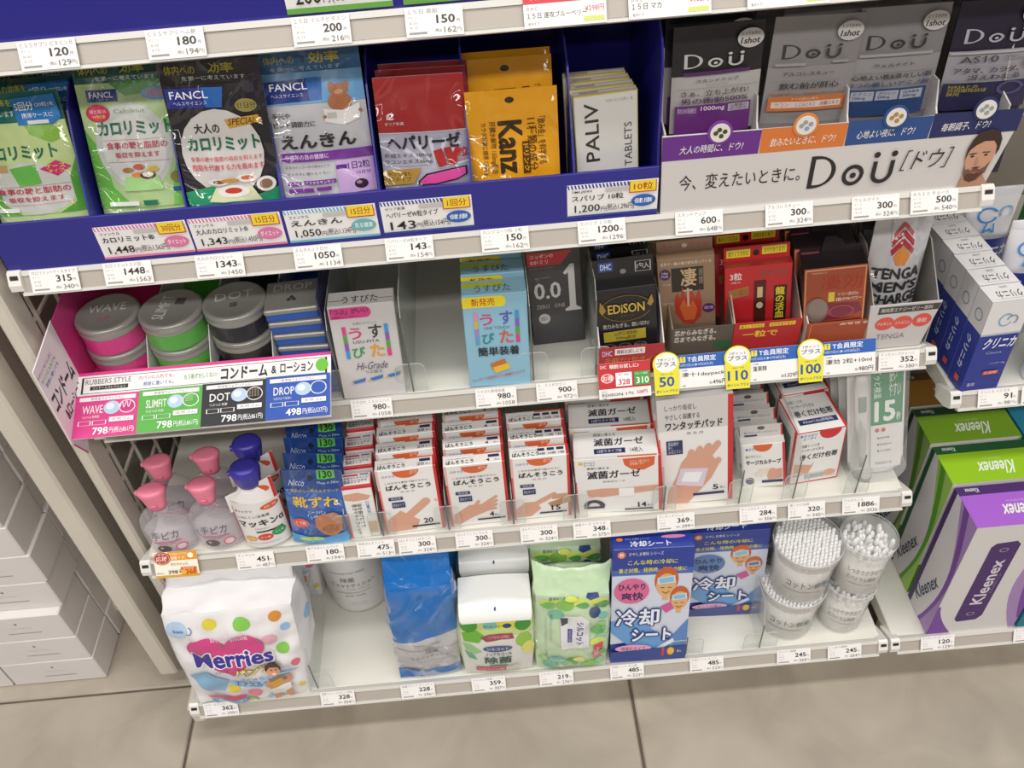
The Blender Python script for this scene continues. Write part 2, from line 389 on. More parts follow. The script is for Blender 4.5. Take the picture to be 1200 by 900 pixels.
shelf(.921, 2.1, -.1116, ZE, 'bottom shelf at right under the tissue boxes', 28, caps='L')
shelf(.938, 2.1, -.02, ZF, 'shelf at right carrying the toothpaste', 28, caps='L')

for k, (a, b, y, z, lb) in enumerate(((-.02, .93, .03, 1.16, 'unseen cream shelf above the topmost tray'), (-.02, .93, .06, 1.42, 'unseen uppermost cream shelf of the middle unit'), (-1.3, -.092, -.03, .74, 'unseen cream shelf over the stacked white cartons'), (-1.3, -.092, 0, 1.05, 'unseen upper cream shelf of the left unit'), (.94, 2.1, 0, 1.0, 'unseen upper cream shelf of the right unit'))):  # shelves out of view, added to block ceiling light from above
    shelf(a, b, y, z, lb, 28, caps='')
# ------------------------------------------------------------------ price tags
SH = dict(A=(0, ZA, 28), B=(0, ZB, 28), C=(0, ZC, 28), D=(-.0486, ZD, 28), E=(-.1116, ZE, 28), F=(-.02, ZF, 28))
def on_rail(o, row, x, dz=0, out=.0045, yaw=0):
    y, z, tl = SH[row]; s, c = math.sin(math.radians(tl)), math.cos(math.radians(tl))
    o.matrix_world = Matrix.Translation((x, y-s*dz-c*out, z-c*dz+s*out)) @ Matrix.Rotation(math.radians(-tl), 4, 'X') @ Matrix.Rotation(math.radians(yaw), 4, 'Y')
def tagcard(w, h, col='f4f1ee'):
    p = Part(); p.add(*boxvf(0, 0, -h, w, .0006, 0, 0), (col, 'card')); return p, flat((0, 0, 0), (w, 0, 0), (0, 0, -h), .0001)
def price_tag(row, x, name, price, tax, where, w=.0445, h=.0212):
    p, f = tagcard(w, h)
    art(p, f, [T(name, .05, .05, min(.95, .12+.075*len(name)), .21, '8d8884', 0),
               T('ｻﾌﾟﾘ', .05, .29, .2, .38, 'b5b0ac', 0), T('8-50', .07, .47, .21, .56, 'b5b0ac', 0), T('4-15', .07, .63, .21, .72, 'b5b0ac', 0),
               R(.05, .83, .36, .90, '9a9592'),
               T(price, .86-.108*len(price), .28, .86, .57, '3a3735', 2), T('円', .885, .45, .935, .56, '77726e', 0),
               T('(税込', .50, .74, .62, .88, '8d8884', 0), T(tax, .66, .70, .66+.07*len(tax), .90, '777270', 0), T('円)', .67+.07*len(tax), .73, .97, .89, '9d9894', 0)], 'card')
    o = p.build('price_tag'); tag(o, 'white price tag reading %s yen %s' % (price, where), 'price tag', 'white price tags on the shelf rails')
    on_rail(o, row, x, -.0005+random.uniform(-.0007, .0007), yaw=random.uniform(-.6, .6)); return o
for a in [('A', .094, 'ＣＶＳサプリ ビタミンＢ', '120', '129', 'at the left end of the topmost rail'), ('A', .192, 'ＣＶＳサプリ ヘム鉄', '180', '194', 'on the topmost rail, for the iron supplement'),
          ('A', .304, '１５日 マルチビタミン', '200', '216', 'on the topmost rail, under a green striped card'), ('A', .391, '１５日 亜鉛', '150', '162', 'on the topmost rail, left of the red sale tag'),
          ('B', .014, 'カロリミットケースタイプ', '315', '340', 'at the left end of the blue tray rail'), ('B', .082, 'カロリミット３０回', '1448', '1563', 'under the large green pouch'),
          ('B', .167, '大人のカロリミット', '1343', '1450', 'under the black pouch with silver disc'), ('B', .258, 'えんきん１５日分', '1050', '1134', 'under the sky blue bear pouch'),
          ('B', .343, 'ヘパリーゼＷ粒タイプ', '143', '154', 'under the red and silver pouches'), ('B', .432, 'カンゾコーワ粒 ３粒', '150', '162', 'under the yellow pouches'),
          ('B', .522, 'スパリブ １０粒', '1200', '1296', 'under the slim white boxes'), ('B', .613, 'スタンドアップ', '600', '648', 'under the white supplement tray'),
          ('B', .697, 'アルコレスキュー', '300', '324', 'below the orange strip of the white tray'), ('B', .778, 'ウェルナイト', '300', '324', 'below the blue strip of the white tray'),
          ('B', .833, 'ＡＳ１０ キョーミ', '500', '540', 'at the right end of the white tray rail'),
          ('C', .274, 'うすぴた １５００ハイ', '980', '1058', 'below the white box with rainbow lettering'), ('C', .409, 'うすぴた簡単装着', '980', '1058', 'below the light blue boxes'),
          ('C', .475, '０．０１ゼロワン', '900', '972', 'below the black boxes'), ('C', .848, 'テンガメンズチャージ', '352', '380', 'below the silver drink pouch'),
          ('D', .107, 'マッキンα', '451', '487', 'below the blue capped bottles'), ('D', .190, '靴ずれあんしんパッド', '180', '194', 'below the blue shoe sore packs'),
          ('D', .250, '救急ばんそうこう', '475', '513', 'below the narrow plaster boxes'), ('D', .299, 'ばんそうこうＭサイズ', '300', '324', 'below the twenty count plaster boxes'),
          ('D', .367, 'ばんそうこうＬサイズ', '300', '324', 'below the four count plaster boxes'), ('D', .444, 'ばんそうこう３サイズ', '300', '324', 'below the fifteen count plaster boxes'),
          ('D', .507, '滅菌ガーゼ Ｓサイズ', '348', '375', 'below the gauze boxes'), ('D', .607, 'ワンタッチパッド', '369', '399', 'below the tall pad box'),
          ('D', .705, 'サージカルテープ', '284', '306', 'below the surgical tape packs'), ('D', .763, '巻くだけ包帯', '320', '345', 'below the bandage boxes'),
          ('D', .828, 'けんおんくん', '1886', '2036', 'below the thermometer packs'),
          ('E', .012, 'メリーズパンツ', '362', '390', 'below the nappy bag'), ('E', .165, '除菌アルコールウエット本体', '328', '354', 'on the bottom rail by the empty space'),
          ('E', .270, '除菌ウエットティッシュ', '228', '246', 'below the blue and grey wipes bag'), ('E', .363, 'シルコット除菌ノンアル', '359', '387', 'below the green wipes tub'),
          ('E', .452, 'シルコットウエット', '219', '236', 'below the pale green wipes pack'), ('E', .545, '冷却シート 大人用', '485', '523', 'below the front cooling sheet box'),
          ('E', .650, '冷却シート ミント', '485', '523', 'below the pushed back cooling sheet box'), ('E', .765, 'コットン綿棒', '245', '264', 'below the fatter cotton swab jar'),
          ('E', .832, 'しっかり綿棒', '245', '264', 'at the right end of the bottom rail'), ('E', .955, 'クリネックスティシュー', '120', '129', 'below the purple tissue box'),
          ('F', .963, 'クリニカ ハミガキ', '91', '98', 'below the toothpaste boxes'), ('F', 1.012, 'ハミガキチューブ', '98', '105', 'at the right edge, next to the 91 yen tag'),
          ('E', 1.078, 'ティシュー ブルー', '110', '118', 'at the right edge of the bottom rail')]: price_tag(*a)
# red-topped and white sale tags on the topmost rail
for x, nm, c, red, lb in ((.482, '１５日 速攻ブルーベリー', '298', 1, 'white sale tag with red top reading blueberry on the topmost rail'), (.563, '１５日 マカ', '362', 0, 'white sale tag with pink price and yellow corner on the topmost rail'), (.655, '１５日 葉酸', '280', 0, 'white sale tag above the black supplement pouches')):
    p, f = tagcard(.064, .028)
    it = [T('ＤＨＣ', .04, .46, .17, .55, '8a5a5a', 0), T(nm, .04, .60, .08+.06*len(nm)-.04, .76, '3a3634', 1), T('粒タイプ', .05, .85, .18, .93, '55504e', 0),
          T('¥'+c+'円', .74, .52, .97, .68, 'd0506a', 0), R(.72, .80, .97, .93, 'd6e07a')]
    if red: it += [R(0, 0, 1, .38, 'd8404c'), T('ポイント対象', .08, .14, .38, .30, 'f6e0e0', 0)]
    art(p, f, it, 'card'); o = p.build('price_tag'); tag(o, lb, 'price tag', 'sale tags on the topmost rail'); on_rail(o, 'A', x, -.006)
# yellow promotion tag at the left end of the bottle shelf
p, f = tagcard(.051, .033, 'faf4e0')
art(p, f, [R(0, .90, 1, 1, 'd9a63a'), R(.35, 0, 1, .34, 'e69a1e'), T('花王製品 おすすめ', .38, .04, .78, .14, 'fff3d0', 1), T('価格です!', .38, .17, .74, .31, 'fff3d0', 2), O(.86, .17, .07, .1, 'fff8e8'),
           O(.20, .24, .20, .25, 'b8322c'), ring(.20, .24, .18, .22, .07, 'f3d9c8'), T('応援', .07, .15, .33, .34, 'fff3e0', 2), T('生活', .13, .06, .27, .12, 'fff3e0', 0), T('セール', .12, .37, .29, .43, 'fff3e0', 0),
           T('手ピカジェル', .38, .42, .78, .52, '3a3030', 1), T('(税込)', .03, .76, .2, .84, '777270', 0), T('398', .30, .70, .52, .84, '55504e', 1), T('¥', .55, .68, .60, .84, 'c0392b', 1),
           R(.60, .60, .96, .70, 'd9622a'), R(.60, .70, .96, .88, 'f0b23c'), T('368', .70, .69, .95, .88, 'c8321e', 3), T('会員特価', .65, .615, .9, .69, 'ffe9b0', 0)], 'card')
o = p.build('price_tag'); tag(o, 'yellow and red promotion tag reading 368 at the left end of the bottle shelf', 'price tag'); on_rail(o, 'D', .012, -.012, .0075, 1)
# red and green tag below the black energy boxes
p, f = tagcard(.0565, .040, 'f3f0ee')
art(p, f, [R(0, .22, 1, .72, 'c9343a'), R(0, 0, 1, .22, 'c9343a'), O(.17, .42, .12, .13, 'e04a3c'), ring(.17, .42, .12, .13, .12, 'ffffff'), T('お得', .08, .34, .27, .50, 'ffffff', 2), R(.33, .28, .64, .66, 'ffffff'), R(.68, .28, .98, .66, '4fa64a'),
           T('税込価格', .38, .31, .58, .37, 'c9343a', 0), T('328', .38, .46, .60, .62, 'c9343a', 2), T('Tカード会員', .70, .31, .94, .37, 'ffffff', 0), T('310', .72, .44, .96, .62, 'ffffff', 2),
           T('DHC', .04, .05, .16, .14, 'f3dcdc', 1), T('精鋭!お試しに♪', .22, .04, .78, .16, 'ffffff', 2), T('ＤＨＣ', .05, .76, .16, .80, '55504e', 0), T('EDiSON 1包', .06, .82, .66, .92, '2b2828', 1), T('328円', .72, .80, .92, .90, 'c9343a', 0), T('1包', .06, .95, .14, .985, '55504e', 0)], 'card')
o = p.build('price_tag'); tag(o, 'red and white tag with green corner reading 328 and 310', 'price tag'); on_rail(o, 'C', .5425, -.017, .0075)
# blue and white member price cards with yellow point pops
for x, nm, yen, pt, w_ in ((.629, '凄十1daypack', '496', '50', .054), (.706, '蓬萊精', '1,029', '110', .056), (.785, '凄効 2粒+10ml', '980', '100', .058)):
    p, f = tagcard(w_, .037, 'f5f3f0')
    art(p, f, [R(0, 0, 1, .40, '2f63b5'), R(.04, .05, .15, .22, 'f2e23a'), T('T', .065, .07, .125, .20, '2f63b5', 2), T('T会員限定', .19, .05, .76, .22, 'ffffff', 2), T('10月15日(火)▶10月28日(月)', .04, .26, .70, .36, 'dfe8f6', 0),
               T('大正製薬', .06, .44, .18, .49, '77726e', 0), T(nm, .07, .53, min(.93, .08+.085*len(nm)), .68, '2b2828', 1), T('税込', .62, .84, .68, .93, '55504e', 0), T(yen+'円', .69, .80, .96, .95, '3a3634', 1), T('1袋', .07, .9, .14, .96, '77726e', 0)], 'card')
    o = p.build('price_tag'); tag(o, 'blue and white member price card reading %s yen, %s' % (yen, {'50': 'under the tan boxes', '110': 'under the bright red boxes', '100': 'under the bronze boxes'}[pt]), 'price tag', 'member price cards'); on_rail(o, 'C', x, -.0185, .0075)
    p = Part(); h = .048; w2 = .0275
    pts = [(w2/2+w2/2*1.06*math.cos(a), -w2*.48+w2*.48*math.sin(a)) for a in [math.radians(200-d*220/16) for d in range(17)]]
    poly = [(x_, z_) for x_, z_ in pts]+[(w2*.97, -h), (w2*.03, -h)]
    p.add(*prism(poly[::-1], 'y', -.0008, 0), ('ece23c', 'card')); f = flat((0, -.0008, 0), (w2, 0, 0), (0, 0, -h), .0001)
    art(p, f, [O(.5, .25, .45, .225, 'f8f4ea'), T('Tポイント', .16, .14, .84, .21, '2f4f8f', 1), T('プラス', .12, .23, .88, .34, '2f4f8f', 2), T('1点につき', .26, .49, .74, .53, '55504e', 0), T(pt, .10 if len(pt) > 2 else .2, .57, .90 if len(pt) > 2 else .8, .80, '2b55a8', 2), T('ポイントプラス', .08, .87, .92, .94, '2f4f8f', 1)], 'card')
    o = p.build('point_pop'); tag(o, 'round-topped yellow point card reading %s, %s' % (pt, {'50': 'right of the red and green tag', '110': 'left below the bright red boxes', '100': 'left below the bronze boxes'}[pt]), 'sign', 'yellow point cards'); on_rail(o, 'C', x-.027, -.0245, .0095)

# ------------------------------------------------------------------ topmost tray (only its lip shows)
BLUE = '2c2a8c'
t = tag(empty('display_tray'), 'blue cardboard tray on the topmost shelf, only its lip in view', 'tray')
p = Part().add(*boxvf(-.25, .001, ZA, .5, .004, ZA+.05, .0005), (BLUE, 'gloss')).add(*boxvf(-.25, .004, ZA, .5, .2, ZA+.003, 0), (BLUE, 'gloss')); p.build('lip', t)
Part().add(*boxvf(-.25, .2, ZA, .5, .203, ZA+.16, 0), (BLUE, 'gloss')).build('back_wall', t)
def tray_card(t, x, z, w, h, stripe, it, y=-.0006):
    p = Part(); p.add(*boxvf(x, y, z-h, x+w, y+.0005, z, 0), ('f3f1ef', 'card')); f = flat((x, y, z), (w, 0, 0), (0, 0, -h), .0001)
    st = [R(0, 0, 1, .12, 'ffffff')]+[P([(k/26, 0), ((k+.5)/26, 0), ((k+.85)/26, .12), ((k+.35)/26, .12)], stripe) for k in range(18)]
    art(p, f, st+it, 'card'); return p.build('product_card', t)
for x in (.302, .391):
    tray_card(t, x, ZA+.046, .081, .042, '6fae4e', [R(0, .9, 1, 1, '6fae4e'), T('200' if x < .35 else '150', .1, .55, .34, .84, '2b2828', 1), T('円', .36, .7, .42, .84, '2b2828', 0), T('(税込216円)' if x < .35 else '(税込162円)', .44, .62, .9, .86, '2b2828', 0), R(.62, .2, .95, .42, '6fae4e')])

# ------------------------------------------------------------------ blue tray with supplement pouches
t = tag(empty('display_tray'), 'long glossy blue cardboard tray with dividers and product cards on its lip', 'tray')
x0, x1 = -.006, .597
p = Part().add(*boxvf(x0, 0, ZB, x1, .003, .766, .0006), (BLUE, 'gloss')); p.build('lip', t)
Part().add(*boxvf(x0, .003, ZB, x1, .16, ZB+.002, 0), (BLUE, 'gloss')).build('base', t)
Part().add(*boxvf(x0, .16, ZB, x1, .163, .888, 0), (BLUE, 'gloss')).build('back_wall', t)
side = [(.003, ZB), (.003, .765), (.006, .79), (.006, .85), (.012, .872), (.03, .886), (.16, .888), (.16, ZB)]
for x in (x0, x1-.002): Part().add(*prism(side, 'x', x, x+.002), (BLUE, 'gloss')).build('side_wall', t)
for x in (.086, .172, .258, .345, .428, .520):
    Part().add(*prism([(.004, ZB+.002), (.004, .765), (.02, .80), (.045, .845), (.07, .86), (.158, .86), (.158, ZB+.002)], 'x', x, x+.0016), ('35359a', 'gloss')).build('divider', t)
def pc(x, stripe, mk, nm, price, tax, pill, pc_, days):
    tray_card(t, x, .7545, .083, .0335, stripe, [T(mk, .05, .17, .27, .26, '3a3634', 1), R(.42, .14, .68, .26, 'c9c5c2'), T(nm, .05, .32, .62, .50, '2b2828', 2), T(price, .08, .62, .36, .88, '2b2828', 1), T('円', .37, .72, .42, .86, '2b2828', 0),
        T('(税込'+tax+'円)', .43, .64, .74, .88, '2b2828', 0), O(.84, .62, .135, .19, pc_), T(pill, .74, .54, .94, .70, 'ffffff', 1), R(.68, 0, .98, .36, 'd4343c'), R(.69, 0, .97, .33, 'f2dd3c'), T(days, .73, .06, .94, .28, 'c8321e', 2), R(0, .93, 1, 1, stripe)])
pc(.086, 'e07aa8', 'ファンケル', 'カロリミット®', '1,448', '1,563', 'ダイエット', 'e07aa8', '30回分')
pc(.171, 'e07aa8', 'ファンケル', '大人のカロリミット®', '1,343', '1,450', 'ダイエット', 'e07aa8', '15日分')
pc(.257, '74b8cf', 'ファンケル', 'えんきん', '1,050', '1,134', '見る健康', '6fb7bb', '15日分')
pc(.344, '33489a', 'ゼリア新薬', 'ヘパリーゼW粒タイプ', '143', '154', '健康', '2f63b5', '1回分')
pc(.5135, '33489a', 'TIMA JAPAN', 'スパリブ 10粒', '1,200', '1,296', '健康', '2f63b5', '10粒')

RM, RD, GRN = 'c92f52', 'd94a5a', '1f6a4e'
# small green pouches with a blue case sticker
def case_pouch():
    it = [R(0, 0, 1, .24, '1f6a5e'), T('体内への効率を', .03, .05, .50, .11, 'd9e04a', 1), T('第一に考えています', .02, .14, .50, .19, 'e8efe8', 0), O(.5, .12, .02, .015, '123a34'),
          P([(0, .24), (1, .24), (1, 1), (0, 1)], 'c9dc96'), P([(.55, .24), (.82, .24), (.98, .38), (.8, .42), (.6, .34)], '8cbf4a'), O(.5, .78, .44, .22, 'd5d8cf'),
          P([(0, .5), (.12, .6), (.12, .9), (.3, 1), (0, 1)], '6fb84a'), P([(1, .55), (.9, .7), (.9, .92), (.7, 1), (1, 1)], '5aa83e'),
          R(.02, .30, .26, .38, '2a4fa0'), T('FANCL', .03, .32, .24, .36, 'ffffff', 1), T('カロリミット', .05, .42, .84, .54, GRN, 3), R(.10, .57, .28, .63, 'c9a86a'),
          P([(.30, .60), (.58, .58), (.60, .74), (.36, .76)], '6cc04e'), P([(.62, .62), (.80, .56), (.94, .62), (.78, .69)], 'd23a78'), T('ケース', .68, .585, .88, .625, 'f2e23a', 2), T('タイプ', .70, .63, .86, .66, 'f2e23a', 1),
          T('食事の糖と脂肪の', .10, .765, .88, .82, RM, 2), T('吸収を抑えます', .20, .84, .80, .885, RM, 2), R(.1, .75, .9, .754, 'e08aa8'), R(.1, .905, .9, .909, 'e08aa8'), R(.03, .935, .28, .97, 'f4f4f0'),
          P([(.5, .05), (.96, .03), (.98, .22), (.88, .27), (.52, .26)], '2e7ec4'), T('5回分', .53, .08, .72, .15, 'ffffff', 2), T('(20粒)を', .74, .09, .94, .13, 'ffffff', 0), T('携帯ケースに', .58, .17, .90, .21, 'ffffff', 1), R(.62, .23, .84, .26, 'e8eef4')]
    return pouch(.082, .150, .014, 'c2d89a', it, .2, seed=2, win=.70)
for k, (dx, dy, dz, lb) in enumerate(((0, .012, 0, 'green diet supplement pouch with blue case sticker, front one at the left end'), (.004, .040, .0, 'green diet supplement pouch with blue case sticker, behind the front one'), (.009, .066, .002, 'green diet supplement pouch with blue case sticker, rearmost of three'))):
    if k == 0: proto = case_pouch().build('supplement_pouch'); o = proto
    else: o = proto.copy(); COL.objects.link(o)
    tag(o, lb, 'pouch', 'green case type supplement pouches'); place(o, .039+dx, dy, .7175+dz, 2, -16, 1)
hd = lambda bg, c1: [R(0, 0, 1, .15, bg), T('体内への', .06, .035, .36, .095, c1, 2), T('効率', .48, .025, .74, .09, c1, 3), T('を第一に考えています', .22, .105, .84, .135, 'e8efe8', 0), O(.5, .05, .03, .018, '16302c')]
it = hd('1f5a4e', 'c9c83a')+[P([(0, .15), (1, .15), (1, 1), (0, 1)], 'b5cf92'), P([(.35, .15), (.62, .14), (.95, .13), (.75, .22), (.5, .24)], '4f9a3e'), P([(0, .45), (.15, .6), (.2, .85), (.4, 1), (0, 1)], '6fb84a'), P([(1, .3), (.85, .42), (.95, .6), (.85, .8), (.8, 1), (1, 1)], '7cc858'),
     O(.50, .58, .40, .30, 'c9cec6'), O(.50, .60, .33, .24, 'dadcd6'), R(.10, .19, .42, .27, '26398c'), T('FANCL', .13, .205, .38, .245, 'ffffff', 1), T('ファンケル', .15, .25, .33, .262, 'c9cfe8', 0), O(.85, .23, .19, .045, '4f9fd0'), T('30回分', .72, .20, .98, .255, 'd94a5a', 2),
     O(.19, .345, .13, .06, 'cf2f58'), T('糖と脂肪', .10, .32, .28, .345, 'f6d0d8', 0), T('W対策', .12, .355, .27, .38, 'f2e23a', 0), T('Calolimit', .36, .32, .68, .35, '9aa59a', 0), T('カロリミット', .16, .40, .93, .50, GRN, 3),
     R(.2, .525, .85, .528, 'e08aa8'), T('食事の糖と脂肪の', .22, .54, .85, .59, RM, 2), T('吸収を抑えます', .30, .61, .76, .65, RM, 2), R(.2, .675, .85, .678, 'e08aa8'),
     P([(.36, .78), (.70, .78), (.74, .88), (.32, .88)], 'a9d88a'), O(.40, .735, .06, .018, 'b07a3a'), O(.52, .715, .06, .02, 'cf5a3a'), O(.66, .735, .06, .02, 'd9c04a'), O(.50, .77, .07, .018, 'e08a3a'), O(.60, .775, .08, .028, '5a3a22'), O(.60, .768, .06, .018, 'f4f0e0'), O(.89, .80, .065, .04, '8a8a44'), R(.83, .87, .97, .90, '2f5fa0'),
     R(.12, .955, .45, .985, 'eef0e8'), R(.5, .95, .65, .985, '2f7a5a')]
proto = pouch(.083, .168, .018, 'b5cf92', it, .11, seed=4, win=.745).build('supplement_pouch'); tag(proto, 'large green diet supplement pouch reading 30 servings, between case pouches and black pouch', 'pouch')
place(proto, .132, .010, .7185, 1, -20, 2)
it = hd('3a3438', 'a89f2a')+[O(.48, .62, .42, .30, 'd8d5d2'), P([(0, .90), (.3, .85), (.75, .93), (1, .88), (1, 1), (0, 1)], '2f9a6a'), P([(.02, .18), (.60, .18), (.56, .31), (.02, .31)], '2a3590'), P([(.38, .18), (.60, .18), (.56, .31), (.40, .31)], '2f6cc0'), T('FANCL', .06, .20, .44, .25, 'ffffff', 1), T('ヘルスサイエンス', .08, .265, .42, .29, 'dfe4f4', 0),
     O(.80, .305, .11, .045, '9a8f4a'), T('15日分', .72, .285, .90, .325, '2f2a1a', 1), T('大人の', .24, .41, .50, .48, '2b2628', 3), P([(.56, .39), (.90, .37), (.94, .42), (.60, .45)], 'cfa03a'), T('SPECIAL', .60, .385, .88, .43, '5a3a10', 1, sh=.2), T('カロリミット', .14, .50, .88, .60, GRN, 3),
     T('食事の糖や脂肪の吸収を抑えます', .14, .635, .88, .67, RD, 1), T('脂肪を代謝する力を高めます', .14, .69, .88, .735, RD, 2), P([(.34, .86), (.72, .86), (.80, .965), (.24, .965)], 'dfe6b8'), O(.38, .82, .11, .025, 'e8e4de'), O(.38, .82, .06, .013, '8a4a3a'), O(.68, .80, .11, .028, 'e8e4de'), O(.68, .795, .07, .015, 'd06a4a'), O(.52, .89, .17, .045, 'f4f0ea'), O(.52, .885, .09, .022, 'c9402f'), O(.50, .81, .10, .014, 'c9903a'),
     O(.87, .85, .10, .055, 'e4e0dc'), O(.87, .85, .065, .035, '8a6a52')]
o = pouch(.083, .169, .012, '2b282c', it, .11, seed=5, win=.745).build('supplement_pouch'); tag(o, 'black supplement pouch with silver disc and yellow header lettering', 'pouch'); place(o, .214, .004, .7185, 2, -9, 3)
it = [R(0, 0, 1, .15, '3a6a9a'), T('体内への', .06, .035, .36, .095, 'b5a83a', 2), T('効率', .50, .025, .80, .10, 'c9b53a', 3), T('を第一に考えています', .12, .11, .80, .14, 'b8cfe0', 0), O(.45, .07, .02, .018, '23405f'),
     R(0, .15, 1, .36, '6fa8d8'), P([(.03, .20), (.60, .19), (.58, .34), (.03, .35)], '26398c'), P([(.44, .19), (.60, .19), (.58, .34), (.46, .34)], '2f6cc0'), T('FANCL', .08, .215, .45, .265, 'ffffff', 1), T('ヘルスサイエンス', .08, .285, .40, .31, 'dfe4f4', 0),
     O(.75, .28, .10, .04, 'b07048'), O(.68, .25, .03, .02, 'b07048'), O(.83, .25, .03, .02, 'b07048'), O(.75, .36, .12, .06, 'b07048'), O(.75, .295, .045, .016, 'd0946a'), P([(.58, .40), (.76, .42), (.94, .38), (.93, .48), (.76, .52), (.58, .49)], 'eceae8'), R(.61, .43, .70, .47, 'c9c5c2'), O(.585, .455, .02, .012, 'b07048'), O(.94, .43, .02, .012, 'b07048'),
     T('手元や', .06, .41, .24, .45, '3a3634', 2), T('ピント調節力に', .06, .47, .48, .51, '3a3634', 2), T('えんきん', .10, .56, .86, .66, '2b2628', 3), R(.08, .685, 1, .75, '7a3a9a'), T('中高年の目の健康に', .12, .70, .56, .735, 'f0e4f4', 1),
     T('☑手元の小さい字が読みにくい', .10, .775, .56, .80, '3a3634', 0), T('☑メガネに頼りたくない', .10, .825, .55, .85, '3a3634', 0), P([(.62, .76), (1, .76), (1, 1), (.62, 1)], 'c9a8d8'), R(.62, .79, .73, .82, '5a2a8a'), T('1日2粒', .74, .775, .96, .83, '4a2a6a', 2), T('15日分', .82, .845, .96, .87, '4a2a6a', 1), O(.85, .94, .07, .035, '3a2030'), O(.83, .93, .03, .012, '9a8a96'),
     R(.10, .89, .24, .92, '7a3a9a'), R(.27, .885, .60, .915, '7a3a9a'), R(.10, .94, .36, .97, '7a3a9a'), R(.39, .937, .54, .965, '7a3a9a'), T('ルテイン アスタキサンチン', .12, .89, .58, .912, 'f0e4f4', 0)]
o = pouch(.087, .166, .014, 'c9c8cc', it, .11, seed=6, win=.745).build('supplement_pouch'); tag(o, 'sky blue and silver supplement pouch with a brown bear reading a newspaper', 'pouch'); place(o, .299, .006, .7185, 2, -16, 1)
# red and silver pouches
it = [P([(0, 0), (1, 0), (1, .50), (0, .50)], 'a8302f'), O(.16, .33, .055, .028, 'a8302f'), ring(.16, .35, .05, .032, .35, 'f0dede', 14, 40, 330), T('2', .12, .32, .20, .375, 'f0dede', 3, sh=.4), T('ゼリア新薬', .08, .40, .30, .43, 'f0dede', 0), R(0, .50, 1, .505, 'e8dede'),
     T('ヘパリーゼ', .08, .52, .92, .66, '2f2a30', 3), T('肝臓エキス 100mg', .04, .69, .58, .735, '3a3440', 1), T('ウコンエキス36mg', .04, .75, .58, .795, '3a3440', 1), P([(.60, .68), (.70, .66), (.75, .82), (.65, .84)], 'b02f2f'), P([(.72, .66), (.80, .65), (.85, .82), (.77, .83)], 'b02f2f'), P([(.80, .75), (.86, .65), (.90, .66), (.85, .82)], 'b02f2f'), T('粒', .86, .66, 1.0, .75, 'c03a3a', 3), T('飲みエキス', .84, .77, .99, .80, 'c03a3a', 1), R(.04, .81, .58, .813, '6a6470'),
     P([(0, .85), (.45, .83), (.35, .98), (0, 1)], 'b08a3a'), T('水なし噛む', .05, .865, .33, .905, '5a3a10', 1), T('粒タイプ', .06, .915, .32, .96, '5a3a10', 1), P([(.40, .96), (.5, .89), (.75, .86), (.97, .84), (.97, .92), (.85, .97), (.6, 1), (.40, 1)], '2b2628'), P([(.42, .965), (.51, .905), (.75, .875), (.95, .855), (.95, .92), (.84, .96), (.6, .99), (.42, .99)], 'e050a0')]
for i in range(7): it.insert(1, P([(.62, .86), (.62+.5*math.cos(-.2-i*.35), .86+.3*math.sin(-.2-i*.35)), (.62+.5*math.cos(-.32-i*.35), .86+.3*math.sin(-.32-i*.35))], 'dadbe8'))
it.insert(1, R(0, .5, 1, 1, 'b4b2c2')); it.insert(1, R(0, .5, 1, .7, 'cfcdd2'))
proto = pouch(.078, .136, .009, 'b4b2c2', it, .05, seed=7, crk=.0003, win=.69).build('supplement_pouch')
for k, (dy, dz, lb) in enumerate(((.010, 0, 'red and silver liver supplement pouch, front one of the row'), (.022, .001, 'red and silver liver supplement pouch, second in the row'), (.034, .001, 'red and silver liver supplement pouch, rearmost of the row'))):
    o = proto if k == 0 else proto.copy()
    if k: COL.objects.link(o)
    tag(o, lb, 'pouch', 'red and silver liver pouches'); place(o, .388+.002*k, dy, .7185+dz, -1, -13, 1)
# yellow pouches
dk = '5a3a10'
it = [O(.48, .09, .045, .028, '3a2a10'), T('Kanzo', .13, .41, .73, .61, '3a2a14', 3, a=90), T('「飲み会」を科学する', .60, .54, 1.12, .62, dk, 2, a=90), T('11種類の成分', .56, .46, .98, .545, dk, 2, a=90), T('肝臓水解物 150mg配合', -.03, .515, .52, .565, dk, 1, a=90), T('ウコン エキス 22.5mg・オルニチン', -.13, .50, .47, .54, dk, 0, a=90), R(.62, .58, .76, .86, dk), T('ドリンク', .58, .69, .80, .75, 'e0a020', 2, a=90)]
it = [O(.48, .12, .05, .035, '3a2a10'), T('Kanz', .33, .35, .60, .985, '3a2a14', 3, a=90), T('「飲み会」を科学する', .77, .33, .86, .90, dk, 2, a=90), T('11種類の成分', .65, .34, .76, .96, dk, 2, a=90), T('肝臓水解物 150mg配合', .23, .35, .31, .98, dk, 1, a=90), T('カラダ肝臓に健康 2500mg', .14, .36, .21, .99, dk, 1, a=90), R(.59, .60, .67, .99, dk), T('ドリンク', .60, .63, .66, .96, 'e8a820', 2, a=90)]
proto = pouch(.080, .120, .012, 'e8a21c', it, .06, seed=9, crk=.0006, win=.62).build('supplement_pouch')
for k, (dx, dy, lb) in enumerate(((0, .010, 'yellow supplement pouch with black vertical lettering, front one'), (-.001, .045, 'yellow supplement pouch behind the front yellow one'), (-.001, .060, 'rearmost yellow supplement pouch'))):
    o = proto if k == 0 else proto.copy()
    if k: COL.objects.link(o)
    tag(o, lb, 'pouch', 'yellow supplement pouches'); place(o, .469+dx, dy, .7185+(.013 if k else 0), -1, -9, 0)
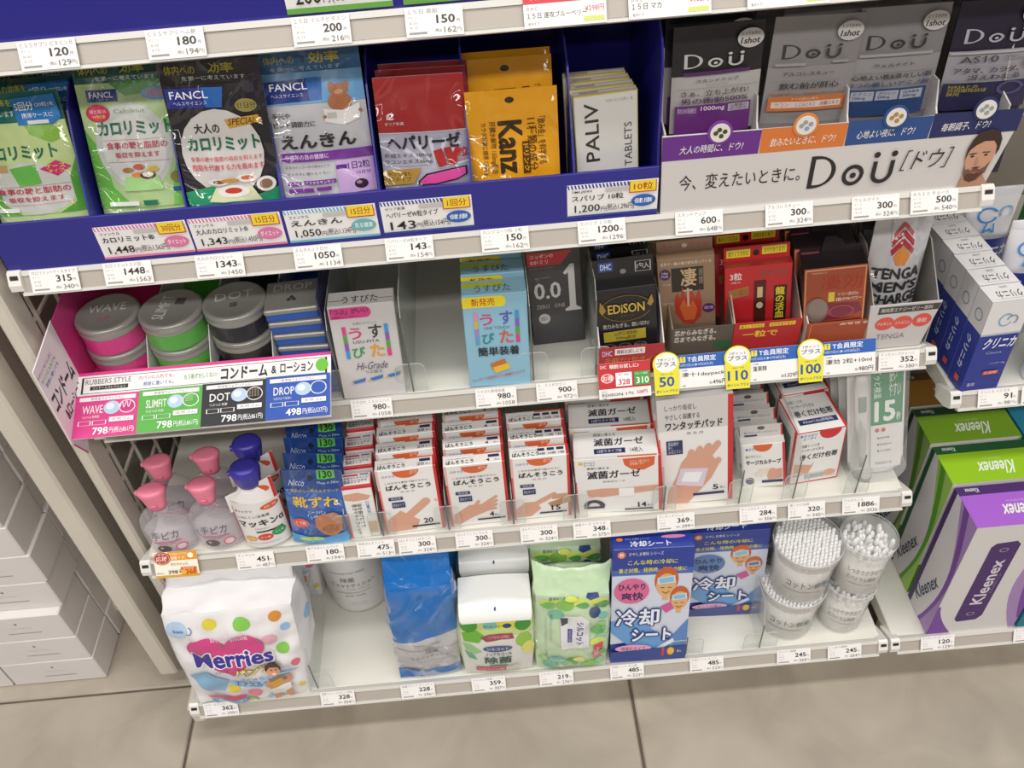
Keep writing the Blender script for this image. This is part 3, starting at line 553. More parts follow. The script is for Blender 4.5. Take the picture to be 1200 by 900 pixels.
# slim white boxes with gold edges
it = [R(0, 0, 1, .012, 'c9b45a'), R(0, 0, .012, 1, 'c9b45a'), R(.988, 0, 1, 1, 'c9b45a'), T('かゆなくなくへの想い。春。', .5, .05, .93, .08, 'a8a39e', 0), T('PALIV', -.24, .36, .76, .58, '3a3634', 1, a=-90), T('TABLETS', .42, .60, 1.24, .71, '4a4644', 0, a=-90)]
it[4] = T('PALIV', .16, .07, .38, .565, '3a3634', 1, a=-90); it[5] = T('TABLETS', .78, .26, .90, .64, '4a4644', 0, a=-90)
proto = carton(.056, .009, .111, 'dad7d2', it, top=[R(0, 0, 1, .15, 'c9b45a'), R(0, .85, 1, 1, 'c9b45a'), R(.1, .3, .4, .7, 'a8a39e')]).build('tablet_box')
for k, lb in enumerate(('slim white tablet box with gold edges, front one', 'slim white tablet box, second from the front', 'slim white tablet box, third from the front', 'slim white tablet box, rearmost of four')):
    o = proto if k == 0 else proto.copy()
    if k: COL.objects.link(o)
    tag(o, lb, 'box', 'slim white gold edged boxes'); place(o, .5545-.0022*k, .016+.0125*k, .7185, 1-.8*k, -3, -2+.3*k)

# ------------------------------------------------------------------ white supplement tray
t = tag(empty('display_tray'), 'white cardboard tray with purple, orange and blue strip and big black lettering', 'tray')
TX0, TX1, zt = .600, .9095, .794
p = Part(); fw = .0025
fr = [(TX0, ZB+.001), (.903, ZB+.001), (.918, zt-.004), (TX0-.002, zt)]
p.add(*prism(fr, 'y', 0, fw), ('d6d1cf', 'card'))
F = Face(lambda u, v, k: Vector((TX0-.002+(TX1-TX0+.012)*u-(.001*u), -k, zt+(ZB-zt)*v)), .318, .079)
st = [('6a2f8a', 0, .272), ('d97a3a', .272, .510), ('2f4f8a', .510, .745), ('2a2f60', .745, .995)]
it = [P([(a, 0), (b, .03*b), (b-.003, .30), (a, .30)], c) for c, a, b in st]
it += [T(s, a, .13, b, .23, 'f0ece8', 1, sh=.15) for s, a, b in (('大人の時間に、ドウ?', .05, .225), ('飲みたいときに、ドウ?', .30, .48), ('心地よい夜に、ドウ?', .54, .70), ('毎朝調子、ドウ?', .775, .91))]
it += [T('今、変えたいときに。', .055, .50, .40, .70, '2b2828', 1)]
def dou(x, y, w, h, c, th=.16):
    def D(k, cc):
        x0 = x+w*k; rx = w*(.31-k*2.0); m_ = .9*k*2.1*h
        return P([(x0, y+m_)]+[(x0+w*.06+(rx-w*.06)*math.cos(a), y+h/2+(h/2-m_)*math.sin(a)) for a in [-PI/2+PI*i/14 for i in range(15)]]+[(x0, y+h-m_)], cc)
    bg = th if isinstance(th, str) else 'd6d1cf'
    return [D(0, c), D(.055, bg),
            ring(x+w*.52, y+h*.68, w*.125, h*.33, .36, c), O(x+w*.52, y+h*.68, w*.035, h*.09, c),
            ring(x+w*.855, y+h*.70, w*.125, h*.30, .40, c, 14, 0, 180), R(x+w*.73, y+h*.30, x+w*.78, y+h*.72, c), R(x+w*.93, y+h*.30, x+w*.98, y+h*.72, c), O(x+w*.755, y+h*.10, w*.036, h*.09, c), O(x+w*.955, y+h*.10, w*.036, h*.09, c)]
it += dou(.425, .40, .245, .42, '2b2828')
it += [T('［ドウ］', .69, .42, .82, .68, '2b2828', 0, sh=.2)]
# printed portrait of a bearded man
sk, hr = 'c9967a', '3a2a24'
FM = []; it.append(FM)
face = [(.873, .34), (.884, .24), (.915, .19), (.940, .24), (.950, .38), (.947, .55), (.938, .72), (.918, .85), (.900, .88), (.884, .84), (.874, .70), (.869, .50)]
it += [P([(.868, .99), (.875, .78), (.93, .76), (.960, .99)], 'b98a72'), P(face, 'cc9a80'), P([(.872, .60), (.878, .68), (.886, .665), (.893, .70), (.905, .64), (.918, .69), (.932, .65), (.943, .56), (.938, .74), (.918, .865), (.900, .895), (.882, .85), (.873, .72)], '7a5444'), P([(.880, .76), (.898, .74), (.920, .75), (.932, .72), (.916, .86), (.900, .89), (.884, .85)], '5a3a2e'),
       P([(.866, .52), (.866, .34), (.874, .20), (.886, .09), (.918, .05), (.944, .10), (.956, .22), (.957, .38), (.951, .48), (.947, .32), (.935, .24), (.908, .235), (.888, .29), (.874, .36)], '3f2e28'), P([(.892, .735), (.904, .72), (.917, .73), (.905, .755)], 'a8645a'),
       path([(.877, .435), (.894, .415)], .016, '3a2820'), path([(.912, .41), (.933, .415)], .016, '3a2820'), O(.8855, .465, .0055, .016, '3a2a22'), O(.9235, .455, .0055, .016, '3a2a22'), P([(.901, .47), (.910, .60), (.897, .61)], 'ba8870'), P([(.890, .655), (.905, .635), (.922, .65), (.905, .668)], '5a3a2e')]
n0 = next(k for k, q in enumerate(it) if q is FM)
def down(q):
    if isinstance(q, list): return [down(r) for r in q]
    m_ = lambda y: .985-(.985-y)*.80
    if q[0] == 'p': return ('p', [(x, m_(y)) for x, y in q[1]], q[2])
    return ('o', q[1], m_(q[2]), q[3], q[4]*.8, q[5])
it = it[:n0]+[down(q) for q in it[n0+1:]]
art(p, F, it, 'card'); p.build('front_panel', t)
for x, c, c2 in ((.648, '7a3f9a', '4a4a2a'), (.723, 'e08a4a', '9aa0a8'), (.802, '2f4f8a', 'b08a4a'), (.881, '2a2f60', '9aa0a0')):
    p = Part(); p.add(*lathe([(.0110, 0), (.0110, .0012)], 28), (c, 'card')); p.add(*lathe([(.0088, .0012), (.0088, .0016)], 28), ('e6e2dc', 'card'))
    for dx, dy in ((-.004, 0), (.001, -.003), (.004, .001), (-.001, .003)): p.add(*lathe([(.0022, .0016), (.0022, .0018)], 10, cx=dx, cy=dy), (c2, 'card'))
    o = p.build('round_tab', t); o.matrix_world = Matrix.Translation((x, -.0002, .7945)) @ Matrix.Rotation(PI/2, 4, 'X')
Part().add(*boxvf(TX0, fw, ZB, .905, .14, ZB+.002, 0), ('c9c4c2', 'card')).build('base', t)
for x in (TX0, .903): Part().add(*prism([(fw, ZB), (fw, .795), (.02, .80), (.03, .86), (.14, .875), (.14, ZB)], 'x', x, x+.0015), ('c4bfbd', 'card')).build('side_wall', t)
Part().add(*boxvf(TX0, .14, ZB, .905, .1415, .875, 0), ('bdb8b6', 'card')).build('back_wall', t)
for x in (.683, .763, .842): Part().add(*prism([(fw, ZB+.002), (fw, .782), (.012, .794), (.02, .815), (.138, .815), (.138, ZB+.002)], 'x', x, x+.0015), ('cfcac8', 'card')).build('divider', t)
def dpouch(bg, body, dc, cut, sub, it2, seed):
    it = [R(0, .45, 1, 1, body)] + dou(.13, .25, .66, .13, dc, cut) + [O(.84, .14, .145, .088, 'c4c0bd'), T('とっておきの', .74, .085, .94, .115, '3a3634', 1), T('1shot', .735, .135, .945, .19, '2b2828', 2, sh=.2)] + it2
    return pouch(.078, .160, .006, bg, it, .05, fin='soft', seed=seed, crk=.0003, win=.58)
it = [R(.12, .405, .86, .435, '5a2a6a'), T('スタンドアップ', .26, .475, .74, .505, '3a3634', 1), T('Stand Up', .38, .52, .62, .535, '8a8684', 0), R(.04, .555, .96, .558, '7a7674'), T('さぁ、立ち上がれ!', .10, .575, .86, .63, '3a3032', 1), T('男の衝動500%', .10, .645, .86, .705, '5a3a5a', 2), R(.04, .715, .90, 1, '6a2f7a'), T('男のための独自処方', .07, .735, .28, .79, 'e0d4e4', 0), T('1000mg', .33, .73, .60, .785, 'f0e8f0', 1), R(.64, .73, .88, .80, 'b9b0b9'), T('16種類の\n成分配合', .66, .735, .86, .795, '4a3a5a', 0)]
pr1 = dpouch('2b282b', 'b9b4b2', 'c9c5c4', '2b282b', '', it, 11).build('supplement_pouch')
for k, (dx, dy, lb) in enumerate(((0, .020, 'black and silver supplement pouch with purple print, front one in the white tray'), (-.004, .034, 'black and silver supplement pouch, second behind the purple slot'), (-.008, .048, 'black and silver supplement pouch, rearmost behind the purple slot'))):
    o = pr1 if k == 0 else pr1.copy()
    if k: COL.objects.link(o)
    tag(o, lb, 'pouch', 'black and silver pouches in the purple slot'); place(o, .6475+dx, dy, .7175+.003*k, 2, -4, 0)
it = [R(.06, .41, .40, .435, 'a09c9c'), R(.70, .40, .88, .42, 'a09c9c'), T('アルコレスキュー', .16, .49, .74, .525, '3a3634', 1), R(.04, .57, .96, .572, '8a8684'), T('飲む前が肝心', .14, .59, .82, .65, '2f2a2a', 2), T('効率的に糖質カット', .06, .67, .92, .70, 'c08a5a', 1), R(.04, .72, .92, .86, 'd0743a'), T('3つの肝心成分', .30, .732, .62, .755, 'f0d8c4', 1), R(.08, .77, .88, .83, 'e0d4cc'), T('ウコン', .12, .78, .28, .82, 'a0603a', 0), T('しじみエキス', .36, .78, .58, .82, 'a0603a', 0), T('肝臓エキス', .64, .78, .86, .82, 'a0603a', 0)]
pr = dpouch('8a8686', '969292', '3f3a3a', '8a8686', '', it, 12).build('supplement_pouch')
for k, (dx, dy, lb) in enumerate(((0, .022, 'grey supplement pouch with orange panel in the white tray'), (.012, .036, 'grey supplement pouch just behind the orange panelled one'))):
    o = pr if k == 0 else pr.copy()
    if k: COL.objects.link(o)
    tag(o, lb, 'pouch', 'grey pouches in the orange slot'); place(o, .7255+dx, dy, .7175, 2, -3, 2.5)
it = [R(.06, .41, .88, .435, 'a6a2a2'), T('ウェルナイト', .24, .50, .70, .535, '3a3634', 1), R(.04, .585, .96, .588, '6a6664'), T('心地よい夜&清々しい朝', .02, .60, .92, .65, '3a3436', 2), T('3つの優しいアミノ酸', .02, .67, .92, .72, '3f4f78', 2), R(.0, .74, .90, 1, '2f4878'), R(.04, .76, .30, .85, 'b4b6c0'), R(.32, .76, .58, .85, 'b4b6c0'), R(.60, .76, .86, .85, 'b4b6c0'), T('テアニン\n100mg', .06, .77, .28, .84, '2f3f68', 1), T('グリシン\n200mg', .35, .77, .55, .84, '2f3f68', 1), T('GABA\n30mg', .63, .77, .83, .84, '2f3f68', 1)]
o = dpouch('858184', '9a9698', '3a3638', '858184', '', it, 13).build('supplement_pouch'); tag(o, 'grey supplement pouch with dark blue ingredient panel', 'pouch'); place(o, .803, .026, .7175, 1, -3, 1)
it = [R(.0, .45, 1, .47, 'b8b4b8'), T('AS10', .12, .49, .55, .55, '4a464a', 1), T('NASA\nSPINOFF', .62, .49, .84, .545, '77726e', 0), R(.04, .58, .96, .582, '8a8684'), T('アタマ、カラダ、', .08, .595, .82, .65, '3a3436', 2), T('冴えわたる', .25, .665, .85, .715, '3a3436', 2), R(.0, .735, 1, 1, '2c2a4a'), T('NASAとの\n共同開発技術\n採用', .06, .755, .50, .86, 'a89a3a', 2), ring(.76, .80, .16, .07, .3, '4f4a72'), O(.95, .56, .10, .055, 'a04a42')]
o = dpouch('2a2436', 'a09ca4', 'b4b0bc', '2a2436', '', it, 14).build('supplement_pouch'); tag(o, 'dark navy and silver pouch with yellow print at the right end of the white tray', 'pouch'); place(o, .886, .020, .7175, 0, -4, 1)
# ================================================================== row of round tins and slim boxes
def row(proto, n, x, y, z, step, lean, labels, group, cat, yaw=0, tilt=0, dx=0, jit=.3):
    for k in range(n):
        o = proto if k == 0 else copy_tree(proto)
        tag(o, labels[k], cat, group); place(o, x+dx*k, y+step*k, z, yaw+(random.uniform(-jit, jit) if k else 0), lean, tilt)
ORD = ('front one', 'second in the row', 'third in the row', 'rearmost in the row')
# pink, green, black and blue counter tray
t = tag(empty('display_tray'), 'pink, green, black and blue cardboard tray with a sloping price front and side wing', 'tray')
TC = ZC+.0005
cols = (('d8408a', 0, .068), ('5cb04a', .068, .134), ('2a2a2e', .134, .200), ('2a55b0', .200, .262))
for c, a, b in cols:
    p = Part().add(*boxvf(a, .015, TC, b, .19, TC+.0015, 0), (c, 'card')); p.build('base', t)
    Part().add(*boxvf(a, .19, TC, b, .1915, .66, 0), (c, 'card')).build('back_wall', t)
    Part().add(*boxvf(a, .016, TC+.0015, b, .19, .552, 0), (c, 'card')).build('riser', t)
for x, h in ((.068, .565), (.134, .565), (.200, .565)): Part().add(*prism([(.018, .552), (.018, .566), (.05, h+.03), (.188, h+.03), (.188, .552)], 'x', x, x+.001), ('e4e0de', 'card')).build('divider', t)
p = Part().add(*prism([(.014, TC), (.014, .644), (.19, .66), (.19, TC)], 'x', -.0012, .0), ('d8408a', 'card')); p.build('side_wall', t)
p = Part().add(*prism([(.014, TC), (.014, .644), (.19, .66), (.19, TC)], 'x', .262, .2635), ('2a2a50', 'card')); p.build('side_wall', t)
# side wing sticking out over the rail
wing = [(.0135, .646), (-.0535, .637), (-.0575, .541), (-.04, .510), (.0135, .560)]
p = Part().add(*prism(wing, 'x', -.0012, .0), ('efe3ea', 'card'))
f = Face(lambda u, v, k: Vector((.0+k, -.058+.0715*u, .646-.136*v)), .0715, .136)
art(p, f, [P([(1, 0), (.97, .0), (.97, .99), (1, .64)], 'd8408a'), T('コンドーム', .10, .33, .92, .49, '2b2828', 3, sh=.1), T('&ローション', .24, .53, .92, .64, '2b2828', 2), T('かわいくもバレずに', .06, .12, .62, .155, 'b06ab0', 1), T('カバンに入れても', .10, .175, .66, .21, '5aa04a', 1), T('部屋に置いても', .16, .23, .66, .265, '3a6ac0', 1),
           ring(.80, .75, .26, .12, .06, '4a4648'), path([(.02, .78), (.22, .985)], .02, 'd8408a')], 'card'); p.build('side_wing', t)
# sloping front with the price fields
A0, A1 = Vector((.0, .013, .574)), Vector((.0, -.0545, .545)); Wd = .2635
nrm = Vector((0, -(A0.z-A1.z), (A1.y-A0.y))).normalized(); nrm = Vector((0, -.39, .92)).normalized()
p = Part(); vs, fs = grid(lambda u, v: A0.lerp(A1, v)+Vector((Wd*u, 0, 0)), 1, 1); vb = [v-nrm*.0012 for v in vs]
p.add(vs+vb, fs+[[6, 7, 5, 4], [0, 4, 5, 1], [2, 3, 7, 6], [0, 2, 6, 4], [1, 5, 7, 3]], ('ece8ea', 'card'))
f = Face(lambda u, v, k: A0.lerp(A1, v)+Vector((Wd*u, 0, 0))+nrm*k, Wd, (A1-A0).length)
it = [R(0, 0, 1, .34, 'd8408a'), R(0, .05, 1, .34, 'f0edec'), RB(.015, .08, .985, .33, '2b2828', .008), T('RUBBERS STYLE', .03, .11, .21, .19, '6a6668', 0), R(.05, .22, .20, .28, '2b2828'), T('コンドームコレクション', .06, .23, .19, .27, 'f0edec', 0),
      T('カバンに入れても、', .24, .12, .38, .18, 'c05a6a', 1), T('部屋に置いても。', .26, .22, .38, .28, '4a6ac0', 1), T('もう恥ずかしくない!', .42, .16, .55, .24, '5aa04a', 1), T('コンドーム', .565, .11, .75, .30, '2b2828', 3), T('&', .765, .15, .785, .27, '2b2828', 2), T('ローション', .80, .12, .93, .28, '2b2828', 2), O(.965, .20, .025, .10, '6cc03a')]
for k, (c, n, s, pr, tx) in enumerate((('d8408a', 'WAVE', '新体験', '798', '(税込861円)'), ('5cb04a', 'SLIMFIT', '0.03', '798', '(税込861円)'), ('2a2a2e', 'DOT', '刺激', '798', '(税込861円)'), ('2a55b0', 'DROP', 'うるおい', '498', '(税込537円)'))):
    x = .25*k; it += [R(x, .36, x+.25, 1, c), R(x+.015, .39, x+.235, .45, 'f3eef0'), T('新感覚でよりリアルに', x+.06, .40, x+.19, .44, '5a5658', 0), T(n, x+.03, .52, x+.11, .64, 'f0edec', 1), T('つぶつぶ '+s, x+.03, .67, x+.10, .71, 'f0edec', 1), O(x+.145, .57, .032, .10, 'b8cfe8'), O(x+.138, .55, .016, .05, 'dfeaf4'), ring(x+.205, .57, .032, .10, .12, 'f0edec'),
                     RB(x+.02, .755, x+.07, .82, 'f0edec', .004), RB(x+.075, .755, x+.13, .82, 'f0edec', .004), R(x+.14, .72, x+.235, .79, 'f3eef0'), T('天然ゴム', x+.15, .735, x+.225, .775, '5a5658', 0), T(pr, x+.08, .86, x+.14, .965, 'ffffff', 2), T('円'+tx, x+.145, .87, x+.24, .97, 'ffffff', 1)]
it += [path([(.18+.002*i, .57+.05*math.sin(i*.7)) for i in range(25)], .004, 'f6d0e4'), [path([(.44, .53+.025*i), (.47, .53+.025*i)], .006, 'cfe8b8') for i in range(4)], [O(.69+.011*i, .53+.03*j, .004, .012, '8a7a6a') for i in range(4) for j in range(4)]]
art(p, f, it, 'card'); p.build('price_front', t)
# round tins
def tin(bodyc, word, mark=None, ang=0):
    t = empty('round_tin'); r = .0328
    Part().add(*lathe([(r-.002, 0), (r-.0005, .001), (r-.0005, .0215)], 48, cap1=False), (bodyc, 'plastic')).build('base', t)
    p = Part(); M_ = mat('a5a49f', 'tin')
    p.add(*lathe([(r, .0205), (r+.0006, .0212), (r+.0006, .0232), (r, .0242), (r, .0275), (r+.0007, .0285), (r+.0007, .0308), (r-.0005, .0328), (r-.003, .0335), (r-.004, .033)], 48), M_, True)
    f = flat((-.026, .026, .0331), (.052, 0, 0), (0, -.052, 0), .0002); it = [T(word, .12, .24, .88, .48, 'd6d4d0', 0)]
    if mark: it.append(mark)
    art(p, f, it, 'card'); o = p.build('lid', t); o.rotation_euler.z = math.radians(ang); return t
for (bc, wd, mk, an, cx, cy, nm) in (('d8408a', 'WAVE', [ring(.42, .72, .05, .06, .4, 'd04a7a', 10, 90, 360), ring(.56, .72, .05, .06, .4, 'd04a7a', 10, 90, 360)], 0, .0345, .054, 'pink'), ('5cb04a', 'SLIMFIT', R(.6, .55, .8, .75, '5a5854'), 78, .1015, .052, 'green'), ('2a2a2e', 'DOT', [O(.45+.05*i, .62+.05*j, .02, .02, '3a3836') for i in range(3) for j in range(3)], 3, .1675, .056, 'black')):
    a = tin(bc, wd, mk, an)
    for k in range(2):
        o = a if k == 0 else copy_tree(a); tag(o, '%s and silver round tin, %s' % (nm, ('lower of the two', 'upper of the two')[k]), 'tin', 'round tins in the colourful tray')
        place(o, cx-.0005*k, cy+.001*k, .5525+.0337*k, 4*k, 0, 0)
# rectangular tins
def sqtin():
    t = empty('square_tin'); w, d = .056, .05
    Part().add(*boxvf(-w/2, 0, 0, w/2, d, .0095, .003, 2), ('3060b8', 'plastic')).build('base', t)
    p = Part().add(*boxvf(-w/2-.0008, -.0008, .0088, w/2+.0008, d+.0008, .016, .003, 3), mat('a5a49f', 'tin')); f = flat((-w/2, d, .016), (w, 0, 0), (0, -d, 0), .0002)
    art(p, f, [T('DROP', .14, .14, .86, .36, 'd6d4d0', 0), P([(.45, .6), (.5, .54), (.55, .6), (.5, .66)], '3a3836'), P([(.40, .68), (.45, .62), (.5, .68), (.45, .74)], '3a3836'), P([(.5, .68), (.55, .62), (.6, .68), (.55, .74)], '3a3836')], 'card'); p.build('lid', t); return t
a = sqtin()
for k, lb in enumerate(('lowest of four', 'second from the bottom', 'second from the top', 'topmost of four')):
    o = a if k == 0 else copy_tree(a); tag(o, 'silver and blue square tin, %s' % lb, 'tin', 'stacked square tins'); place(o, .2315-.001*k, .032+.001*k, .5525+.0163*k, 1.5*k-2)

# rainbow lettered boxes
RB5 = ('d8408a', '5aa04a', '8a5ab0', '3a9ad0')
def usu(bg, head, new):
    it = []
    if new: it += [R(0, .02, .60, .13, 'f2dc2a'), O(.60, .075, .07, .055, 'f2dc2a'), T('新発売', .14, .035, .50, .115, 'c8502a', 2)]
    else: it += [R(.02, .02, .55, .13, 'd8408a'), O(.55, .075, .09, .055, 'd8408a'), T('「つぶ」がいい', .04, .03, .60, .085, '3a1a2a', 2), T('新密着コンドームゼリー', .06, .10, .44, .12, '3a1a2a', 0)]
    d = .0 if new else .03
    it += [T('う', .25, .20+d, .45, .32+d, 'd0407a', 2), T('す', .56, .18+d, .76, .32+d, '5a5ab8' if new else '3a3a3a', 2), T('ONE TOUCH' if new else 'USU-PITA', .30, .335+d, .70, .365+d, '5a6a8a' if new else '3a3634', 0), T('ぴ', .26, .40+d, .46, .52+d, '2f8a8a' if new else '3a9a5a', 2), T('た', .54, .38+d, .76, .52+d, 'd0603a' if new else 'e0a030', 2)]
    for sx in ((.16, .20), (.80, .84)):
        for j, c in enumerate(RB5 if not new else ('d890b0', 'c8b45a', '9a8ac8', '5aa0c8')): it.append(R(sx[0], .18+d+.085*j, sx[1]+.02, .265+d+.085*j, c if sx[0] < .5 else RB5[::-1][j]))
    if new: it += [T('簡単装着', .18, .55, .84, .65, '2b2f38', 3), P([(.36, .74), (.60, .69), (.62, .76), (.40, .81)], 'c8702a'), P([(.40, .78), (.66, .74), (.68, .80), (.44, .85)], 'e8c040'), T('ピッタリつけられ', .06, .885, .46, .915, 'c85a7a', 1, a=-10), T('ススっとかんたんに', .30, .865, .72, .895, 'c85a7a', 1, a=-10), T('装着できます', .58, .845, .92, .875, 'c85a7a', 1, a=-10)]
    else: it += [T('お肌にやさしい', .34, .175, .70, .195, '5a5654', 0), T('Hi-Grade', .30, .60, .78, .68, '5a5664', 0, sh=.3), T('つぶ加工', .40, .69, .68, .725, '3a3634', 1), [P([(.18+.28*i, .80-.02*i), (.40+.28*i, .77-.02*i), (.38+.28*i, .81-.02*i), (.22+.28*i, .83-.02*i)], '3a7ab8') for i in range(3)], [O(.18+.28*i, .825-.02*i, .03, .008, 'e0a030') for i in range(3)]]
    tp = ([R(0, .2, .65, .5, 'b8c83a')] if new else [R(.02, .62, .25, .66, '3a3a3a'), R(.75, .62, .98, .66, 'b04a6a')])+[T('うすぴた', .22 if not new else .2, .35, .76, .85, '5a6a70' if new else '4a4644', 1)]
    return it, tp
it, tp = usu('d6d1cf', 0, 0)
p = carton(.067, .027, .119, 'cdc9c9', it, tp)
o = p.build('slim_box'); tag(o, 'white slim box with rainbow lettering and pink ribbon, beside the tins', 'box'); place(o, .301, .002, ZC, 3, -5, 2)
it, tp = usu('a', 0, 1)
proto = carton(.066, .027, .119, '8fbfd6', it, tp).build('slim_box')
row(proto, 3, .437, .002, ZC, .034, -4, ['light blue slim box with yellow corner, '+s for s in ('front one', 'second in the row', 'rearmost in the row')], 'light blue slim boxes', 'box', 0, 1)
it = [R(0, 0, 1, .012, '8a8888'), P([(.02, .03), (.85, .03), (.62, .16), (.02, .16)], 'c8262e'), T('ニッポンの', .08, .045, .50, .085, 'f0e0e0', 1), T('0.01ミリ', .08, .10, .40, .14, 'f0e0e0', 1), T('MADE IN JAPAN', .06, .175, .5, .19, '9a9896', 0), T('サガミ', .14, .27, .22, .31, '9a9896', 1), R(.24, .27, .42, .29, '5a5856'), T('0.0', .10, .33, .60, .50, 'c9c6c4', 2), P([(.66, .25), (.80, .165), (.87, .165), (.87, .60), (.96, .63), (.96, .65), (.66, .65), (.66, .63), (.75, .60), (.75, .25), (.70, .27)], 'cfccca'), T('ZERO   ONE', .12, .56, .66, .60, 'b5b2b0', 0), O(.25, .71, .11, .055, 'c5c2c0'), T('5個入', .18, .69, .32, .73, '3a3836', 1)]
proto = carton(.058, .018, .127, '403e40', it, [R(.05, .3, .95, .7, '5a5858')], right=[R(0, 0, .12, 1, '9a9896')]).build('slim_box')
row(proto, 2, .508, .063, ZC, .024, 1-3, ['matt black slim box with large silver one, front one', 'matt black slim box behind the front black one'], 'matt black slim boxes', 'box', 0, -2)

# ---- trays and boxes at the right of the shelf
def smalltray(x, w, d, zt, zb, y, colf, ins, it, lb, sidec=None, flare=0, skew=0):
    t = tag(empty('display_tray'), lb, 'tray'); z0 = ZC+.0005; h = zt-z0
    p = Part(); fr = [(x-w/2, z0), (x+w/2-skew, z0), (x+w/2+flare, zt), (x-w/2-flare, zt)]; p.add(*prism(fr, 'y', y, y+.0015), (colf, 'card'))
    art(p, flat((x-w/2, y, zt), (w, 0, 0), (0, 0, -h)), it, 'card'); p.build('front_panel', t)
    Part().add(*boxvf(x-w/2, y+.0015, z0, x+w/2, y+d, z0+.0012, 0), (ins, 'card')).build('base', t)
    for xx in (x-w/2-flare*.5, x+w/2-.0015+flare*.5): Part().add(*prism([(y+.0015, z0), (y+.0015, zt), (y+d*.35, zt+zb), (y+d, zt+zb*1.15), (y+d, z0)], 'x', xx, xx+.0013), (sidec or ins, 'card')).build('side_wall', t)
    Part().add(*boxvf(x-w/2, y+d, z0, x+w/2, y+d+.0013, zt+zb*1.15, 0), (ins, 'card')).build('back_wall', t); return t
smalltray(.5795, .070, .11, .552, .035, .003, 'a83038', 'd8d4d0', [T('DHC', .05, .10, .2, .3, 'd8c0e0', 2), R(.24, .05, .70, .28, 'f0e8e6'), T('精鋭お試しにも', .27, .08, .67, .24, '5a2a2a', 2), T('手軽な1包タイプ', .08, .36, .96, .66, 'c8703a', 3)], 'red fronted cardboard tray holding the black and gold sachets')
def hang(proto_it, w, d, h, col, fr, tp, tabh, tabcol, tabit, lean=0, name='hang_box', fin='gloss', left=()):
    p = carton(w, d, h, col, fr, tp, left=left, fin=fin)
    p2 = Part().add(*boxvf(-w/2+.001, d-.0012, h-.001, w/2-.001, d, h+tabh, 0), (tabcol, fin)); art(p2, flat((-w/2+.001, d-.0012, h+tabh), (w-.002, 0, 0), (0, 0, -tabh)), tabit, fin)
    t = p.build(name); p2.build('hanging_tab', t); return t
it = [ring(.5, .30, .42, .20, .05, '7a6228', 40, 20, 340), T('EDiSON', .20, .22, .80, .36, 'd8b84a', 2), T('エディソン', .40, .385, .62, .42, '8a7030', 0), P([(.08, .16), (.13, .22), (.17, .30), (.10, .36), (.06, .30)], 'b08a3a'), P([(.92, .12), (.88, .18), (.84, .26), (.90, .30), (.95, .24)], 'b08a3a'), T('男力みなぎる。鋭い切れ!', .10, .51, .86, .58, 'c9c5c0', 1), P([(.10, .63), (.80, .62), (.80, .78), (.10, .79)], 'b0a03a'), T('山芋日清製粉', .28, .64, .66, .70, '3a2a10', 1), T('200mg配合', .30, .71, .64, .775, '3a2a10', 1), [ring(.18+.26*i, .87, .11, .05, .1, '8a8680', 12) for i in range(3)], T('牡蠣 マカ 亜鉛', .1, .85, .8, .89, 'a09a90', 0)]
tb = [R(.10, .12, .34, .5, '2a4a9a'), T('DHC', .13, .19, .31, .43, 'e0e4f0', 2), O(.50, .55, .05, .10, '8a8884'), RB(.70, .20, .96, .62, 'c9c5c0', .015), T('1包入', .73, .28, .93, .52, 'd8d4d0', 2)]
proto = hang(0, .064, .012, .085, '222024', it, [], .030, '222024', tb, name='sachet_box')
row(proto, 4, .579, .018, ZC+.017, .018, -3, ['black box with gold lettering in the red tray, '+s for s in ORD], 'black and gold sachet boxes', 'box', -2, -4)
smalltray(.657, .066, .12, .560, .02, .014, '5a5048', '8a7a68', [T('芯からみなぎる。', .04, .04, .72, .20, 'e8e0d4', 2), T('芯までみなぎる。', .04, .24, .72, .40, 'e8e0d4', 2), R(.7, .45, 1, .7, '2f5a3a')], 'brown cardboard tray lettered in white holding the tan boxes')
flame = [P([(.28, .50), (.34, .42), (.38, .52), (.42, .36), (.50, .52), (.58, .38), (.64, .52), (.72, .40), (.76, .56), (.74, .76), (.60, .86), (.42, .84), (.28, .70)], 'b8402e'), P([(.36, .62), (.44, .52), (.52, .64), (.60, .54), (.68, .66), (.62, .80), (.44, .80)], 'd86a3a')]
it = [T('世界で一番の精力剤を知っている', .06, .045, .94, .085, 'e4d8c8', 1), R(.24, .12, .80, .42, '2b2622'), T('凄', .40, .13, .68, .36, 'd0b088', 3), T('凄十最終章\n精力増強剤', .72, .14, .79, .34, 'b8a890', 0), O(.13, .19, .10, .07, '4a2a5a'), T('1day\nPack', .07, .155, .19, .225, 'd8c8e0', 1), flame, R(.50, .38, .54, .62, 'd0b8a0'), R(.44, .40, .60, .42, 'd0b8a0'), O(.88, .66, .11, .06, '5a2a6a'), T('1回分2粒', .80, .635, .96, .675, 'e8d8f0', 1), T('OXON STAMINA', .08, .30, .22, .33, 'd8ccc0', 0), T('GINSENG MACA', .06, .55, .26, .58, 'd8ccc0', 0), T('HONTAKI', .36, .89, .66, .93, '8a7460', 0)]
proto = hang(0, .059, .013, .104, '9a7c62', it, [R(0, 0, 1, 1, 'a88a70')], .014, 'a88a70', [T('凄十 みなぎる力', .08, .25, .92, .72, 'c8606a', 1), O(.5, .5, .05, .2, 'e0d4c8')], name='tablet_box')
row(proto, 2, .649, .040, ZC+.016, .028, 0, ['tan box with black character and red flames, front one', 'tan box with red flames, second in the tray'], 'tan tablet boxes', 'box', -7, -6)
